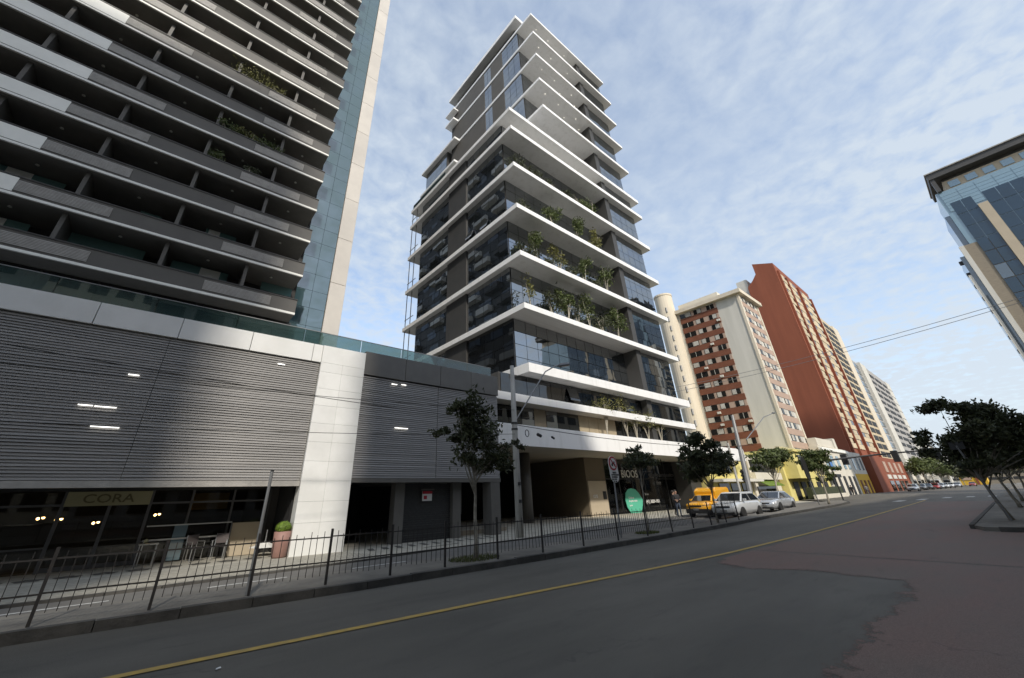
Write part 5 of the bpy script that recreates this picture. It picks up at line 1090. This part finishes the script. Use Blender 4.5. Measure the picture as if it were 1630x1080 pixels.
for i, (x, y) in enumerate(((206, 17.2), (232, 16.4))):
    t = thing('far_truck', 'white box truck among the far parked cars, %s' % ('nearer', 'farther')[i], 'truck', (x, y, 0), 'far parked trucks', local=True)
    MB().box(-2.6, 3.4, -1.2, 1.2, .9, 3.6).build('box', 'offwhite_wall', t, bevel=.05); MB().box(-4.2, -2.7, -1.1, 1.1, .5, 2.5).build('cab', 'car_white', t, bevel=.15); MB().box(-4.24, -4.19, -.95, .95, 1.5, 2.3).build('windscreen', 'glass_car', t)
    for wx in (-3.4, 2.2):
        for s_ in (-1, 1): MB().tube([(wx, s_*.85, .45), (wx, s_*1.15, .45)], .45, 14).build('wheel', 'rubber', t)

# ------------------------------------------------------------------ people
def person(label, loc, rz, H, jacket, trousers, pose, seed=0, group='people on the pavement'):
    """one skinned body; materials split by height"""
    s_ = H/1.75
    J = {'pel': (0, 0, .95), 'wai': (0, 0, 1.10), 'che': (0, .01, 1.33), 'nek': (0, .01, 1.50), 'hd0': (0, -.01, 1.58), 'hd1': (0, -.025, 1.66), 'hd2': (0, -.01, 1.74)}
    Rr = {'pel': .145, 'wai': .135, 'che': .155, 'nek': .06, 'hd0': .075, 'hd1': .098, 'hd2': .07}
    E_ = [('pel', 'wai'), ('wai', 'che'), ('che', 'nek'), ('nek', 'hd0'), ('hd0', 'hd1'), ('hd1', 'hd2')]
    for sd_, sg in (('l', 1), ('r', -1)):
        st = pose.get('stride', 0)*sg
        J.update({'hip'+sd_: (sg*.095, 0, .90), 'kne'+sd_: (sg*.10, -.02-st*.5, .50), 'ank'+sd_: (sg*.105, .02-st+.04, .09), 'toe'+sd_: (sg*.12, -.15-st+.04, .045)})
        Rr.update({'hip'+sd_: .095, 'kne'+sd_: .062, 'ank'+sd_: .045, 'toe'+sd_: .042})
        E_ += [('pel', 'hip'+sd_), ('hip'+sd_, 'kne'+sd_), ('kne'+sd_, 'ank'+sd_), ('ank'+sd_, 'toe'+sd_)]
        el, ha = pose.get('arm'+sd_, ((.27, .03, 1.12), (.27, -.06, .88)))
        J.update({'sho'+sd_: (sg*.19, .01, 1.42), 'elb'+sd_: (sg*el[0], el[1], el[2]), 'wri'+sd_: (sg*ha[0], ha[1], ha[2])})
        Rr.update({'sho'+sd_: .075, 'elb'+sd_: .052, 'wri'+sd_: .034}); E_ += [('che', 'sho'+sd_), ('sho'+sd_, 'elb'+sd_), ('elb'+sd_, 'wri'+sd_)]
        d = (V(J['wri'+sd_])-V(J['elb'+sd_])).normalized(); side = V((0, 1, 0)); w0 = V(J['wri'+sd_])
        pc = 'pal'+sd_; J[pc] = tuple(w0+d*.06); Rr[pc] = .032; E_.append(('wri'+sd_, pc))
        for q_, (off, ln) in enumerate(((-.026, .075), (-.009, .088), (.009, .082), (.026, .062))):
            a = V(J[pc])+d*.02+side*off; b = a+d*ln+V((-sg*.02, -.01, 0)); n0 = 'f%d%s' % (q_, sd_); J[n0] = tuple(a); J[n0+'t'] = tuple(b); Rr[n0] = .0095; Rr[n0+'t'] = .008; E_ += [(pc, n0), (n0, n0+'t')]
        a = w0+d*.035-side*.035; J['th'+sd_] = tuple(a); J['tt'+sd_] = tuple(a+d*.045-side*.02); Rr['th'+sd_] = .011; Rr['tt'+sd_] = .009; E_ += [('wri'+sd_, 'th'+sd_), ('th'+sd_, 'tt'+sd_)]
    ks = list(J); me = bpy.data.meshes.new('skel'); me.from_pydata([V(J[k])*s_ for k in ks], [(ks.index(a), ks.index(b)) for a, b in E_], [])
    o = bpy.data.objects.new('skel', me); COL.objects.link(o)
    sk = o.modifiers.new('s', 'SKIN'); sk.use_smooth_shade = True; sv = me.skin_vertices[0].data
    for i, k in enumerate(ks): sv[i].radius = (Rr[k]*s_*(1.25 if k in ('pel', 'wai', 'che') else 1), Rr[k]*s_*(.85 if k in ('pel', 'wai', 'che') else 1)); sv[i].use_root = k == 'pel'
    sb_ = o.modifiers.new('u', 'SUBSURF'); sb_.levels = 1; sb_.render_levels = 1
    dg = bpy.context.evaluated_depsgraph_get(); bm2 = bpy.data.meshes.new_from_object(o.evaluated_get(dg)); bpy.data.objects.remove(o)
    bm2.materials.clear()
    for m_ in ('skin', jacket, trousers, 'trim_black'): bm2.materials.append(MATS[m_])
    wr = [V(J['wril'])*s_, V(J['wrir'])*s_]
    for p in bm2.polygons:
        c = p.center; hand = min((c-wr[0]).length, (c-wr[1]).length)
        near_el = min((c-V(J['elbl'])*s_).length, (c-V(J['elbr'])*s_).length)
        if c.z > 1.50*s_: p.material_index = 0
        elif hand < .17*s_ and hand < near_el*.72: p.material_index = 0
        elif c.z > .93*s_ or abs(c.x) > .215*s_: p.material_index = 1
        elif c.z > .10*s_: p.material_index = 2
        else: p.material_index = 3
        p.use_smooth = True
    t = thing('person', label, 'person', loc, group, rz, local=True)
    b = bpy.data.objects.new('body', bm2); COL.objects.link(b); b.parent = t
    hr = MB(); hr.ball((0, .018*s_, 1.70*s_), .112*s_, 12, sq=1.0); h = hr.build('hair', 'hair', t, smooth=True)
    nf = MB(); hz_ = 1.64*s_
    nf.add([(-.012, -.115*s_, hz_-.015), (.012, -.115*s_, hz_-.015), (0, -.140*s_, hz_-.018), (0, -.115*s_, hz_+.03)], [(0, 1, 2), (0, 2, 3), (2, 1, 3)]); nf.build('nose', 'skin', t)
    for sg in (-1, 1): MB().ball((sg*.035*s_, -.108*s_, 1.665*s_), .011*s_, 6).build('eye', 'hair', t); MB().ball((sg*.098*s_, -.01, 1.645*s_), .024*s_, 6).build('ear', 'skin', t)
    MB().box(-.024*s_, .024*s_, -.118*s_, -.10*s_, 1.595*s_, 1.605*s_).build('mouth', 'sign_red', t)
    return t
pa = gnd(1083, 823, -.1)
person('person in a black jacket and jeans holding a phone by the shop window', (pa.x, pa.y, zs(pa.x, pa.y)), R(-35), 1.72, 'cloth_black', 'cloth_denim', {'arml': ((.27, -.04, 1.13), (.10, -.26, 1.14)), 'armr': ((.27, .02, 1.12), (.12, -.24, 1.10)), 'stride': .06})
person('person in dark clothes standing behind the one with the phone', (pa.x+1.3, pa.y+.9, zs(pa.x+1, pa.y+1)), R(60), 1.70, 'cloth_black', 'cloth_black', {'arml': ((.27, -.02, 1.13), (.2, -.22, 1.02))})
person('person in dark clothes walking past the doorway of the pale old house', (98.5, 19.2, zs(60, 17)), R(80), 1.7, 'cloth_black', 'cloth_black', {'stride': .22})
person('person in a grey top walking in front of the mustard house', (109, 19, zs(60, 17)), R(100), 1.68, 'cloth_grey', 'cloth_denim', {'stride': .2})
# stray litter on the asphalt
for i, (px, py) in enumerate(((947, 1065), (609, 932))):
    p = gnd(347 if i == 0 else 608, 1065 if i == 0 else 931, .01); tag(MB().add([(p.x+a*.5, p.y+b*.5, c) for c0 in (0, .004) for a, b, c in ((-.05, -.03, .010+c0), (.05, -.035, .014+c0), (.045, .03, .018+c0), (-.03, .04, .011+c0))], [(0, 1, 2, 3), (7, 6, 5, 4), (0, 4, 5, 1), (1, 5, 6, 2), (2, 6, 7, 3), (3, 7, 4, 0)]).build('paper_scrap', 'sign_white'), ['scrap of white paper on the asphalt before the yellow line', 'scrap of white paper at the foot of the island kerb'][i], 'litter')
bpy.context.view_layer.update()
